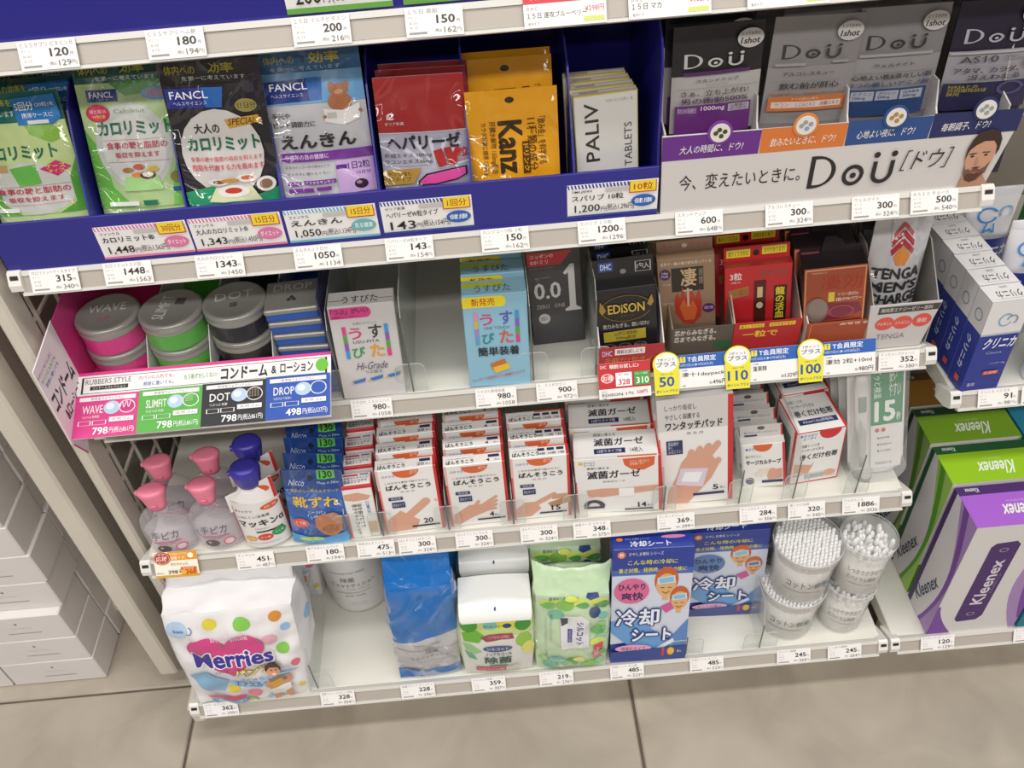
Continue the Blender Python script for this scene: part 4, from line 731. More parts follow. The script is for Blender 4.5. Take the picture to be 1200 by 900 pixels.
smalltray(.727, .073, .12, .560, .03, .014, 'b02a2e', 'b02a2e', [R(.08, .04, .44, .15, 'e8c83a'), R(.52, .04, .9, .15, 'e8c83a'), T('締りくての方は', .10, .05, .42, .14, '5a2a10', 1), T('お付きあります!', .54, .05, .88, .14, '5a2a10', 1), T('一粒で', .14, .24, .66, .44, 'e8c040', 3)], 'bright red tray with yellow ovals holding the red boxes', sidec='c8a8a0')
it = [T('3粒', .08, .08, .26, .19, 'f0dcd8', 3), T('1回分', .10, .21, .24, .24, 'f0dcd8', 0), T('蓬萊源', .50, .07, .92, .17, '8a5a4a', 1), P([(.06, .34), (.36, .29), (.36, .43), (.07, .47)], 'a8763a'), T('スッポン高麗人参', .09, .33, .34, .43, '8a4a2a', 0), R(.44, .22, .62, .98, '5a1a1c'), R(.49, .32, .57, .48, 'd8c090'), R(.47, .48, .60, .98, '4a2418'), O(.53, .60, .05, .05, 'c8c0a8'), R(.74, .32, .93, .96, '2b2018'), T('龍\nの\n活\n血', .76, .34, .90, .82, 'e8d83a', 3)]
tb = [R(.04, .2, .40, .75, 'e8d83a'), R(.58, .12, .95, .68, 'e8d83a'), T('締りくての方は', .07, .3, .37, .65, '5a2a10', 1), T('お付きあります!', .61, .22, .92, .58, '5a2a10', 1), O(.49, .5, .05, .22, '3a0a0c')]
proto = hang(0, .070, .014, .083, 'c42a30', it, [R(0, 0, 1, 1, 'a82428')], .017, 'c42a30', tb, name='tablet_box')
row(proto, 3, .723, .034, ZC+.018, .028, -5, ['bright red box with bottle picture, '+s for s in ('front one', 'second in the tray', 'rearmost in the tray')], 'bright red tablet boxes', 'box', -6, -5, -.004)
smalltray(.802, .068, .12, .556, .02, .008, 'a04a30', 'cfc8c0', [T('みなぎる', .5, .02, .95, .12, 'e8e0d8', 2), RB(.04, .02, .96, .98, 'c07a4a', .02)], 'dark orange printed tray with pale sides holding the bronze boxes')
it = [RB(.02, .015, .98, .985, 'e09a6a', .018), T('YAMAMOTO', .12, .05, .36, .075, 'e0b890', 0), T('凄効', .28, .10, .94, .31, 'c85a38', 3), T('凄効', .285, .105, .93, .305, '9a3424', 1), R(.40, .33, .50, .46, 'd8c040'), T('マカ×亜鉛&', .54, .345, .88, .39, 'e0c8b8', 1), T('2粒のWパワー', .52, .41, .94, .46, 'e8dcd4', 2), P([(.1, .5), (.4, .48), (.9, .5), (.95, .62), (.6, .70), (.2, .72)], '7a3040'), ring(.62, .60, .22, .09, .25, '9a4050'), O(.22, .56, .19, .17, '7a6a60'), O(.24, .54, .15, .14, '8a7a70'), R(.04, .72, .96, .97, '5a2028'), T('男力全開', .62, .86, .92, .95, 'e8d8d0', 2)]
proto = hang(0, .063, .034, .094, 'a04a30', it, [R(0, 0, 1, 1, '2a2024')], .004, '2a2024', [], name='tablet_box', left=[R(.0, .0, 1, 1, '33282a'), R(.9, 0, .93, 1, 'a06a4a')])
h_ = Part().add(*prism([(-.010, .094), (.016, .094), (.012, .106), (.004, .112), (-.006, .112)], 'y', .03, .0312), ('2a2024', 'card')); h_.add(*prism([(-.03, .094), (-.012, .094), (-.012, .0948), (-.03, .0948)], 'y', .0285, .03), ('b04a5a', 'card')); h_.build('hook', proto)
row(proto, 3, .800, .013, ZC+.014, .036, -3, ['bronze and red box with black top, '+s for s in ('front one', 'second in the tray', 'rearmost in the tray')], 'bronze and red tablet boxes', 'box', -8, -7)
# silver drink pouch and its tray
smalltray(.868, .064, .14, .5745, .045, .006, 'cbc6c4', '9a9690', [P([(.06, .04), (1.08, .04), (1.06, .18), (.06, .20)], '4a4644'), T('高純度エナジーゼリー飲料', .10, .07, .96, .16, 'd8d4d0', 1), O(.22, .42, .16, .15, 'd85a4a'), O(.52, .42, .16, .15, 'd85a4a'), O(.84, .40, .16, .15, 'd85a4a'), T('アルギニン', .10, .38, .34, .46, 'f4e0dc', 1), T('シトルリン', .40, .38, .64, .46, 'f4e0dc', 1), T('亜鉛', .76, .35, .92, .45, 'f4e0dc', 1), T('TENGA', .14, .66, .62, .78, '8a8684', 0)], 'white tray with three red discs holding the silver drink pouch', flare=.006, skew=.004)
it = [R(.30, .02, .72, .30, 'd4d2d4'), path([(.32, .30), (.5, .20), (.70, .30)], .05, 'b0303a'), path([(.32, .37), (.5, .27), (.70, .37)], .05, 'b0303a'), path([(.34, .23), (.5, .13), (.68, .23)], .04, 'c85a5a'), P([(.36, .40), (.5, .30), (.66, .40), (.58, .48), (.44, .48)], 'd88a3a'), T('TENGA', .06, .50, .90, .60, '2b2a2c', 3), T("MEN'S", .04, .62, .90, .72, '2b2a2c', 3), T('CHARGE', .06, .74, .96, .84, '2b2a2c', 3), R(.08, .87, .92, .93, '2b2a2c'), T('高純度エナジーゼリー', .10, .88, .90, .92, 'e0dee0', 1)]
p = pouch(.060, .150, .026, 'c4c3c6', it, .1, seed=21, crk=.0012, fin='film', win=.86); o = p.build('drink_pouch'); Part().add(*lathe([(.007, .148), (.007, .16), (.009, .16), (.009, .178)], 20), ('3a3840', 'plastic')).build('spout_cap', o)
tag(o, 'silver jelly drink pouch with red chevrons and black capitals', 'pouch'); place(o, .862, .036, ZC+.004, 1, -4, 0)
p = pouch(.078, .152, .026, '2a282c', [R(.1, .3, .9, .5, '6a686c')], .1, seed=22, fin='film'); o = p.build('drink_pouch'); tag(o, 'dark back of a jelly drink pouch behind the silver one', 'pouch'); place(o, .868, .072, ZC+.004, 1, -4, 0)

# ---- clear acrylic dividers
def divider(x, row, h, dl, lip, lb, liph=.038, hl=.5):
    y, z, _ = SH[row]; o = empty('acrylic_divider'); y += .006
    Part().add(*prism([(y, z), (y, z+h*hl), (y+.012, z+h), (y+dl, z+h), (y+dl, z)], 'x', x-.0007, x+.0007), ACR).build('side_panel', o)
    n = 6; rr = .008
    def lipf(a, b):
        s = 1 if b > a else -1
        pts = [(a, z), (b, z), (b, z+liph-rr)]+[(b-s*rr+s*rr*math.cos(i*PI/2/n), z+liph-rr+rr*math.sin(i*PI/2/n)) for i in range(n+1)]+[(a, z+liph)]
        if s < 0: pts = pts[::-1]
        return prism(pts, 'y', y-.0013, y)
    p = Part().add(*lipf(x, x+lip), ACR)
    p.add(*lipf(x, x-lip), ACR)
    for sg in (-1, 1):  # pale bars paint the light caught along the lip and panel edges
        pts = [(x+sg*lip, z)]+[(x+sg*(lip-rr+rr*math.cos(i*PI/2/n)), z+liph-rr+rr*math.sin(i*PI/2/n)) for i in range(n+1)]+[(x, z+liph)]
        for a_, b_ in zip(pts, pts[1:]): p.add(*bar((a_[0], y-.0013, a_[1]), (b_[0], y-.0013, b_[1]), .00035, 4), ('c9cbc6', 'plastic'))
    p.add(*bar((x, y, z+h*hl), (x, y+.012, z+h), .0004, 4), ('c9cbc6', 'plastic')); p.add(*bar((x, y+.012, z+h), (x, y+dl, z+h), .0004, 4), ('b9bbb6', 'plastic')); p.build('front_lip', o)
    # visible polished edges
    e = Part().add(*boxvf(x-.0008, y-.0016, z, x+.0008, y-.0013, z+h*hl, 0), ('6a6a66', 'plastic')); e.build('front_edge', o)
    tag(o, lb, 'divider', 'clear acrylic shelf dividers'); return o
for x, h, lb in ((.2665, .11, 'between the tray of tins and the white box'), (.3425, .12, 'right of the white box with rainbow lettering'), (.4735, .12, 'between the light blue and matt black boxes'), (.5415, .12, 'between the matt black and the gold lettered boxes')):
    divider(x, 'C', h, .28, .016, 'clear divider '+lb, .040, .85)
for x, h, lb in ((.2425, .06, 'left of the narrow plaster boxes'), (.282, .06, 'left of the twenty count boxes'), (.3605, .06, 'between twenty and four count boxes'), (.4375, .06, 'between four and fifteen count boxes'), (.511, .06, 'left of the gauze boxes'), (.6165, .06, 'left of the tall pad box'), (.7065, .08, 'right of the tall pad box'), (.7715, .09, 'between surgical tape and bandage'), (.846, .09, 'left of the thermometer packs')):
    divider(x, 'D', h, .25, .014, 'clear divider '+lb, .044, .75)
for x, h, lb in ((.1615, .10, 'by the nappy bag'), (.6465, .07, 'between the two cooling sheet boxes'), (.744, .09, 'left of the cotton swab jars')):
    divider(x, 'E', h, .28 if x > .2 else .11, .022, 'clear divider '+lb, .036, .6)
# ================================================================== row of bottles and plaster boxes
def bottle():
    t = empty('gel_bottle')
    prof = [(.022, 0), (.0275, .003), (.029, .012), (.0292, .042), (.027, .054), (.0205, .064), (.0125, .069), (.0105, .072)]
    Part().add(*lathe(prof, 36, 1, .66), GEL, True).build('body', t)
    Part().add(*lathe([(.025, .003), (.0265, .012), (.0265, .038), (.021, .042)], 28, 1, .6), clear('gel_fill', (.97, .95, .97), .18, .2), True).build('gel', t)
    p = Part(); f = cyl_face(.0296, .010, .050, -150, -30, .66)
    art(p, f, [T('手ピカ', .26, .06, .76, .42, '5a586a', 1, sh=.15), ring(.46, .30, .28, .32, .06, '8a88a0', 20, 20, 200), R(.26, .48, .76, .54, 'd06a8a'), T('アルコール手指消毒ジェル', .24, .58, .78, .63, '8a8694', 0), O(.40, .80, .13, .15, '5a4648'), O(.36, .76, .03, .04, 'c9b8b8'), O(.72, .80, .12, .14, 'd8607a'), O(.72, .80, .09, .10, 'ecdfe4'), T('さらさら', .64, .76, .80, .84, 'd8607a', 1)], 'gloss'); p.build('label_print', t)
    c = Part(); c.add(*lathe([(.0115, .0715), (.0125, .078), (.016, .092), (.0178, .0975), (.0180, .1005), (.0165, .1025), (.012, .1035)], 32, 1, .8), ('f086a0', 'plastic'), True)
    c.add(*boxvf(-.0205, -.003, .096, -.0150, .003, .1015, .0012, 2), ('f086a0', 'plastic')); c.add(*boxvf(-.004, -.0128, .078, .004, -.0108, .0835, .001), ('de6c88', 'plastic')); o = c.build('flip_cap', t)
    o.matrix_basis = Matrix.Translation((0, 0, .0715)) @ Matrix.Rotation(math.radians(-8), 4, 'X') @ Matrix.Scale(.9, 4) @ Matrix.Translation((0, 0, -.072)); return t
a = bottle()
for k, (x, y, yw, lb) in enumerate(((.033, -.028, 4, 'clear gel bottle with pink cap, front left, above the yellow promotion tag'), (.0895, -.026, 2, 'clear gel bottle with pink cap, front one beside the blue capped bottle'), (.030, .016, 6, 'clear gel bottle with pink cap, rear left by the wire mesh'), (.086, .020, 3, 'clear gel bottle with pink cap, rear right'))):
    o = a if k == 0 else copy_tree(a); tag(o, lb, 'bottle', 'pink capped gel bottles'); place(o, x, y, ZD, yw)
def mck():
    t = empty('antiseptic_bottle')
    Part().add(*lathe([(.020, 0), (.026, .003), (.0275, .012), (.0275, .060), (.024, .076), (.016, .088), (.0125, .094)], 36, 1, .62), ('e4e1de', 'plastic'), True).build('body', t)
    c = Part().add(*lathe([(.0125, .094), (.0135, .098), (.0165, .112), (.0172, .118), (.0150, .1225), (.010, .124)], 32, 1, .85), ('3a34a0', 'plastic'), True); c.add(*boxvf(-.0195, -.003, .112, -.014, .003, .118, .001), ('3a34a0', 'plastic')); c.build('flip_cap', t)
    # printed sleeve with a peaked back card
    p = Part(); f = cyl_face(.0285, .004, .082, -172, -8, .64)
    vs, fs = grid(lambda u, v: f.F(u, (v*(1-.10*u))+.10*u if v < .5 else v, 0), 24, 8); p.add(vs, fs, ('ece9e6', 'gloss'), True)
    art(p, f, [R(0, .14, .10, .97, 'c92f32'), R(.92, .14, .98, .97, 'c92f32'), T('◆タマガワ', .16, .17, .44, .22, '3a4a8a', 1), O(.72, .17, .16, .06, 'd8603a'), T('殺菌・消毒', .62, .15, .82, .19, 'f6e0d0', 1), T('しみにくい消毒薬', .18, .29, .66, .35, '3a3634', 1), T('マッキンα', .16, .40, .88, .54, '2b2828', 3), T('Makkin', .40, .57, .60, .60, '8a8684', 0), R(.40, .64, .80, .67, '2b2828'), O(.28, .80, .10, .06, 'e0a83a'), O(.50, .78, .11, .07, 'd8463a'), O(.72, .73, .12, .08, '2f9a5a'), T('切り傷', .22, .78, .34, .82, 'f6ecd8', 1), T('すり傷', .43, .76, .57, .80, 'f6e0d8', 1), T('さし傷', .65, .71, .79, .75, 'e0f4e4', 1), R(.2, .90, .7, .91, '8aa0d0')], 'gloss')
    b = Part().add(*prism([(-.030, .060), (.026, .060), (.026, .106), (.012, .100), (-.03, .086)], 'y', -.0065, -.0055), ('ece9e6', 'card')); art(b, flat((-.03, -.0066, .106), (.056, 0, 0), (0, 0, -.046)), [O(.72, .38, .18, .12, 'd8603a'), R(.93, .02, 1, 1, 'c92f32')], 'card')
    p.build('sleeve', t); b.build('sleeve_collar', t); return t
a = mck()
for k, (x, y, lb) in enumerate(((.145, -.030, 'white antiseptic bottle with dark blue cap, front one'), (.1415, .008, 'white antiseptic bottle with dark blue cap, behind the front one'))):
    o = a if k == 0 else copy_tree(a); tag(o, lb, 'bottle', 'blue capped antiseptic bottles'); place(o, x, y, ZD, 8, -3)
# blue shoe sore packs
it = [R(0, 0, 1, .25, '1f4488'), T('Nicco', .10, .12, .36, .20, 'b8c8e4', 1, sh=.3), O(.46, .10, .05, .035, '0f1e3a'), R(.58, .0, .88, .11, '5ab84a'), T('130', .62, .01, .84, .10, '1f4a2a', 3), T('Made in Japan', .58, .14, .94, .18, 'c8d4e8', 0), T('厚手の布で靴のみぞガード', .10, .235, .92, .28, 'c8a83a', 1), T('靴ずれ', .12, .33, .90, .47, 'e8c03a', 3), T('ニースバン', .36, .51, .66, .56, 'e4eaf4', 2), T('6枚入', .44, .58, .58, .62, 'e4eaf4', 1), O(.20, .70, .15, .06, 'd8503a'), T('くつ用', .11, .675, .29, .72, 'f6e4d8', 2), P([(.46, .62), (.60, .56), (.80, .54), (.92, .62), (.90, .82), (.74, .90), (.55, .84), (.45, .74)], 'b87850'), O(.70, .78, .14, .06, '9a5f3e'), P([(0, .86), (.5, .92), (1, .84), (1, 1), (0, 1)], '4fa0d8'), O(.35, .93, .22, .03, 'b8d84a')]
proto = pouch(.067, .110, .012, '2f5fae', it, .05, seed=31, fin='film', crk=.0008).build('plaster_pack')
row(proto, 4, .209, -.042, ZD+.001, .0245, -8, ['dark blue shoe sore plaster pack, '+s for s in ORD], 'dark blue shoe sore packs', 'pack', -2, 4, -.0015, 1)

SKIN = 'd8a48c'; RE = 'cf2f34'; NV = '2f3560'; ORG = 'd8683a'; GR = 'edebe9'
def finger(x, y, ang, L, r, c=SKIN, up=1):
    dx, dy = math.cos(ang), -math.sin(ang); nx, ny = -dy, dx; pts = []
    for t in range(9):
        a = -PI/2+PI*t/8; pts.append((x+dx*(L+r*math.cos(a))+nx*r*math.sin(a), (y+dy*(L+r*math.cos(a))*.72+ny*r*math.sin(a)*.72)))
    return P([(x-nx*r, y-ny*r*.72)]+pts+[(x+nx*r, y+ny*r*.72)], c)
def plast(cnt, size, hand, w=.069):
    it = [R(.0, 0, .045, 1, 'e4b8b4'), R(.0, .3, .03, 1, 'd8605e'), R(.955, 0, 1, 1, RE), hand, T('□タマガワ', .10, .08, .36, .115, '4a6ab0', 1), P([(.50+.22*math.cos(a), .03+.11*math.sin(a)) for a in [i*PI/12 for i in range(13)]], ORG), T('1枚1枚\n巻いていねい', .56, .04, .82, .09, 'f6dcc8', 0), T('しなやかな素材で貼りやすい', .13, .185, .84, .215, '3a3634', 1), T('ばんそうこう', .13, .235, .88, .31, '2b2a30', 3), T('救 急 絆', .36, .335, .60, .36, '8a8684', 0), R(.14, .42, .38, .47, NV), R(.18, .50, .40, .59, NV), T('指先用', .18, .43, .34, .46, 'd8dcf0', 0), T('防水タイプ', .20, .52, .38, .57, 'd8dcf0', 0), T(cnt, .66, .80, .66+.08*len(cnt), .88, '2b2a30', 2), T('枚入', .66+.085*len(cnt), .84, .84, .875, '3a3634', 0), R(.45, .90, .93, .925, '2b2a30')]
    tp = [R(0, 0, 1, .16, 'e0dcda'), R(.5, 0, .95, .14, ORG), T('しなやかな素材で貼りやすい', .05, .32, .50, .44, '4a4648', 0), T('ばんそうこう', .05, .52, .50, .88, '2b2a30', 3), R(.955, 0, 1, 1, RE)]
    tp += [R(.74+i*0, .26, .92, .52, NV) for i in (0,)] if size < 3 else [R(.48+.16*i, .26, .60+.16*i, .50, NV) for i in range(3)]
    tp += [T(cnt, .70, .62, .70+.06*len(cnt), .88, '3a3840', 1), T('枚入', .84, .7, .93, .86, '5a5658', 0)] if size < 3 else [T('4枚 10枚 1枚', .50, .64, .93, .88, '3a3840', 1)]
    return it, tp
hand1 = [P([(.04, .98), (.04, .78), (.30, .64), (.40, .70), (.60, .82), (.52, .96)], SKIN), finger(.36, .78, .72, .52, .075), finger(.90, .545, .72, .03, .035, 'e8beb0')]
hand2 = [P([(.04, .95), (.06, .80), (.34, .66), (.62, .66), (.60, .80), (.40, .86), (.12, .98)], SKIN), [finger(.52, .70+.028*i, .62-.14*i, .34-.03*i, .030) for i in range(4)], finger(.40, .72, 1.0, .18, .03)]
hand3 = [P([(.02, .96), (.04, .82), (.20, .72), (.40, .72), (.48, .84), (.30, .96)], SKIN), finger(.28, .80, .52, .50, .05), P([(.60, .76), (1, .66), (1, .76), (.66, .84)], 'b88a66'), P([(.68, .62), (.96, .62), (.96, .70), (.68, .70)], 'c8a080')]
for cnt, size, hnd, x, y, w, h, d, st, lean, n, nm, yaw in (('20', 1, hand1, .321, -.041, .069, .0985, .0185, .0265, -8, 4, 'twenty count, thumb picture', 2), ('4', 2, hand2, .399, -.039, .0695, .102, .0165, .0265, -3, 4, 'four count, open hand picture', 1), ('15', 3, hand3, .473, -.038, .0675, .0995, .018, .028, -5, 3, 'fifteen count, wrapped finger picture', 0)):
    it, tp = plast(cnt, size, hnd)
    proto = carton(w, d, h, GR, it, tp, right=[R(0, 0, 1, 1, RE)], left=[R(0, 0, 1, 1, RE)]).build('plaster_box')
    row(proto, n, x, y, ZD, st, lean, ['white and red plaster box, %s, %s' % (nm, ORD[k] if k < n-1 else ORD[3]) for k in range(n)], 'white plaster boxes, '+nm.split(',')[0], 'box', yaw, 0)
it = [R(0, 0, 1, .06, RE), T('救急ばんそうこう', .1, .03, .9, .05, 'f0dcd8', 0), P([(.02, .14), (.5, .12), (.92, .20), (.80, .27), (.30, .28), (.02, .24)], SKIN), T('指を曲げたてで\n巻きやすくフィット', .22, .54, .76, .74, '3a3634', 2, a=90), T('COMFORT', .66, .36, 1.02, .44, '3a7ab8', 1, a=90), R(.60, .72, .92, .92, 'd8b090'), T('救急ばんそうこう', .1, .55, .4, .75, '5a5654', 1, a=90), R(0, .5, .06, 1, 'd8605e')]
it = [R(0, 0, 1, .05, RE), P([(.02, .14), (.5, .12), (.92, .20), (.80, .27), (.30, .28), (.02, .24)], SKIN), T('指を曲げたてで\n巻きやすくフィット', .22, .33, .56, .93, '3a3634', 2, a=90), T('COMFORT', .70, .30, .82, .56, '3a7ab8', 1, a=90), R(.66, .70, .94, .92, 'd8b090'), R(0, .5, .06, 1, 'd8605e')]
tp = [R(0, .9, 1, 1, RE), R(.97, 0, 1, 1, RE), R(.05, .12, .55, .24, 'd03a6a'), R(.62, .1, .9, .2, '6a7ab8'), T('救急ばんそうこう', .08, .32, .88, .44, '3a3a50', 2), T('肌あらいできる\n透明タイプ', .08, .52, .86, .80, '3a3a50', 2)]
proto = carton(.034, .0225, .083, GR, it, tp, right=[R(0, 0, 1, 1, 'd0403e')]).build('plaster_box')
row(proto, 4, .262, -.043, ZD, .030, -6, ['narrow white plaster box with finger picture, '+s for s in ORD], 'narrow white plaster boxes', 'box', 3, 1, 0)
# gauze
it = [R(.965, 0, 1, 1, RE), R(0, .4, .015, 1, 'd8605e'), P([(.56, .03), (.93, .01), (.92, .16), (.80, .24), (.66, .22), (.58, .14)], ORG), T('やさしい肌ざわり\n清潔使いすて', .64, .06, .86, .15, 'f6dcc8', 1), R(.05, .05, .10, .10, 'e0c03a'), T('タマガワ\nエーザイ', .11, .05, .24, .13, '4a6ab0', 1), T('清潔に使える', .14, .15, .40, .19, '3a3634', 2), T('滅菌ガーゼ', .14, .22, .76, .36, '2b2a38', 3), T('医療用ガーゼ', .32, .40, .58, .43, '6a6664', 0), P([(.12, .56), (.3, .54), (.55, .55), (.96, .52), (.96, .62), (.60, .66), (.30, .70), (.14, .66)], SKIN), [finger(.30, .58+.03*i, 3.1+.06*i, .16, .012) for i in range(4)], R(.50, .55, .68, .70, 'f6f4f2'), ring(.20, .86, .13, .12, .45, '4a4850', 20, 180, 360), R(.08, .86, .32, .90, '4a4850'), T('14', .72, .82, .82, .91, '2b2a38', 2), T('枚入', .83, .86, .90, .90, '3a3634', 0), R(.56, .93, .90, .955, '2b2a38')]
tp = [R(0, .92, 1, 1, 'dedad7'), T('清潔に使える', .24, .08, .50, .20, '3a3634', 1), T('滅菌ガーゼ', .24, .28, .82, .56, '2b2a38', 3), R(.24, .66, .60, .84, NV), T('12折りタイプ紙', .28, .69, .56, .81, 'd8dcf0', 1), T('14枚入', .66, .66, .80, .84, '3a3634', 1), R(.5, .95, .95, 1, ORG), R(.97, 0, 1, 1, RE)]
proto = carton(.099, .046, .089, GR, it, tp, right=[R(0, 0, 1, 1, RE)], left=[R(0, 0, 1, 1, RE)]).build('gauze_box')
row(proto, 3, .565, -.040, ZD, .0485, -5, ['wide white gauze box with red edge, front one', 'wide white gauze box, second in the row', 'wide white gauze box, rearmost in the row'], 'wide gauze boxes', 'box', -5, -3)
# tall pad box
it = [R(.93, 0, 1, 1, RE), R(0, .35, .02, 1, 'd8605e'), R(0, 0, .93, .28, 'd2cecc'), T('しっかり吸収し', .10, .05, .52, .10, '4a4648', 2), T('やさしく保護する', .10, .13, .56, .18, '4a4648', 2), T('ワンタッチパッド', .10, .20, .86, .275, '2b2a30', 3), T('救 急 用', .38, .30, .60, .325, '8a8684', 0), R(.10, .37, .32, .50, NV), T('浸出液が\n多く\nふえにくい', .12, .38, .30, .49, 'd8dcf0', 1), P([(.06, 1), (.10, .86), (.22, .72), (.30, .58), (.42, .50), (.62, .48), (.74, .56), (.80, .64), (.70, .76), (.56, .86), (.36, 1)], SKIN), [finger(.40+.09*i, .56-.008*i, 1.2-.12*i, .10+.03*i, .042) for i in range(4)], finger(.70, .66, .75, .14, .04), P([(.28, .64), (.66, .66), (.58, .84), (.20, .80)], 'ddd0e0'), P([(.34, .68), (.58, .69), (.52, .79), (.28, .77)], 'f4f2f4'), T('5', .72, .83, .80, .88, '2b2a38', 2), T('枚入', .82, .85, .90, .875, '3a3634', 0), R(.44, .90, .88, .925, NV)]
proto = carton(.083, .028, .164, GR, it, [R(0, 0, 1, 1, 'b8b4b4')]).build('pad_box')
row(proto, 2, .659, -.036, ZD, .031, -5, ['tall white dressing pad box with bandaged hand, front one', 'tall white dressing pad box behind the front one'], 'tall pad boxes', 'box', -4, -5)
# surgical tape
it = [R(.94, 0, 1, 1, RE), T('◆タマガワ', .10, .08, .44, .15, '4a6ab0', 2), P([(.50+.22*math.cos(a), .02+.16*math.sin(a)) for a in [i*PI/12 for i in range(13)]], ORG), T('肌にやさしい', .10, .25, .45, .31, '3a3634', 1), T('サージカルテープ', .10, .36, .90, .47, '2b2a30', 3), P([(.26, .72), (.40, .58), (.60, .56), (.62, .66), (.44, .76)], 'e8d8cc'), P([(.56, .74), (.62, .60), (.70, .56), (.80, .60), (.92, .58), (.92, .80), (.60, .84)], SKIN), O(.16, .84, .10, .08, NV), R(.44, .84, .93, .90, NV)]
tb = [R(.96, 0, 1, 1, RE), O(.5, .22, .09, .16, '5a5654'), T('肌にやさしいサージカルテープ', .1, .50, .88, .66, '3a3634', 1), R(.1, .76, .40, .92, NV)]
proto = hang(0, .050, .013, .072, GR, it, [R(0, 0, 1, 1, 'cfcbc8')], .018, 'c9c5c2', tb, name='tape_box')
row(proto, 4, .744, -.022, ZD, .026, -4, ['small white surgical tape box with hanging tab, '+s for s in ORD], 'surgical tape boxes', 'box', -9, -9, -.001)
# bandage boxes
it = [RB(.0, 0, 1, 1, RE, .02), T('◆タマガワ\n　エーザイ', .08, .05, .42, .16, '4a6ab0', 1), P([(.68+.22*math.cos(a), .02+.16*math.sin(a)) for a in [i*PI/12 for i in range(13)]], RE), T('自着くっつき', .14, .24, .50, .30, '3a3634', 1), T('マッサージできる', .14, .33, .60, .38, '3a3634', 1), T('巻くだけ包帯', .14, .43, .90, .54, '2b2a38', 3), P([(.06, .60), (.40, .66), (.46, .60), (.36, .82), (.06, .86)], SKIN), R(.3, .82, .94, .94, 'd8d0cc'), R(.3, .84, .7, .92, 'a8aeb8'), O(.80, .86, .12, .06, SKIN)]
tp = [R(.95, 0, 1, 1, RE), R(0, 0, .03, 1, RE), T('自着くっつき', .14, .12, .42, .22, '4a4648', 1), T('マッサージできる', .14, .26, .60, .36, '4a4648', 1), T('巻くだけ包帯', .14, .42, .90, .60, '2b2a38', 3), R(.14, .68, .90, .82, NV), T('4.5cm×1.5m(伸長時)', .22, .70, .82, .80, 'd8dcf0', 1)]
lf = [R(.93, 0, 1, 1, RE), R(0, 0, .05, 1, RE), P([(.15, .2), (.8, .2), (.8, .7), (.15, .6)], '6a8078')]
proto = carton(.060, .060, .088, GR, it, tp, left=lf).build('bandage_box')
row(proto, 2, .803, -.020, ZD, .063, -2, ['cube-shaped bandage box with red edges, front one', 'cube-shaped bandage box behind the front one'], 'bandage boxes', 'box', 4, -2)
# thermometer packs
def therm():
    t = empty('thermometer_pack'); w, h = .064, .165
    pts = [(-w/2, h), (-w/2, .022)]+[(-w/2+.022-.022*math.cos(a), .022-.022*math.sin(a)) for a in [i*PI/2/6 for i in range(1, 7)]]+[(w/2-.022+.022*math.sin(a), .022-.022*math.cos(a)) for a in [i*PI/2/6 for i in range(0, 7)]]+[(w/2, h)]
    Part().add(*prism(pts, 'y', .006, .0072), ('e4e2e0', 'card')).build('backing_card', t)
    p = Part().add(*prism([(-.006, .010), (w/2-.003, .010), (w/2-.003, h-.004), (-.006, h-.004)], 'y', .0035, .006), ('eae8e6', 'card')); f = flat((-.006, .0034, h-.004), (w/2+.003, 0, 0), (0, 0, -(h-.014)), .0002)
    art(p, f, [R(0, 0, 1, .56, '2a8a54'), T('使い\nやすい', .55, .02, .92, .30, 'e8f4ea', 2), T('ピッと検温', .08, .04, .32, .30, 'e8f4ea', 2, a=90), T('15', .10, .33, .78, .53, 'eef4ee', 3), T('秒', .80, .45, .94, .53, 'eef4ee', 2), O(.20, .61, .07, .02, 'd8463a'), O(.40, .61, .07, .02, 'd8463a'), T('◆測定時間', .2, .68, .6, .70, '4a4648', 1), T('◆先が曲がる', .2, .745, .66, .765, '4a4648', 1), T('◆大きな表示', .2, .81, .66, .83, '4a4648', 1), T('けんおんくん', .16, .93, .70, .96, '3a3634', 1)], 'card'); p.build('printed_card', t)
    th_ = Part().add(*lathe([(.002, .02), (.003, .04), (.005, .07), (.0075, .085), (.0085, .14), (.006, .155)], 20, 1, .5, cx=-.018, cy=-.001), ('dcd8d4', 'plastic'), True); th_.add(*boxvf(-.0225, -.0062, .105, -.0135, -.004, .128, .001), ('8a9a8a', 'plastic')); th_.build('thermometer', t)
    b = [(x*.97, z) for x, z in pts]; Part().add(*prism(b, 'y', -.010, -.0092), BLI).add(*prism([(p_[0], p_[1]) for p_ in pts][1:15]+[(x*.95, z+.002) for x, z in pts[1:15]][::-1], 'y', -.0092, .006), BLI).build('clear_cover', t)
    return t
a = therm(); row(a, 3, .880, -.022, ZD, .024, -9, ['clear thermometer pack with green card reading 15, '+s for s in ('front one', 'second in the row', 'rearmost in the row')], 'thermometer packs', 'pack', -5, -9, -.002)

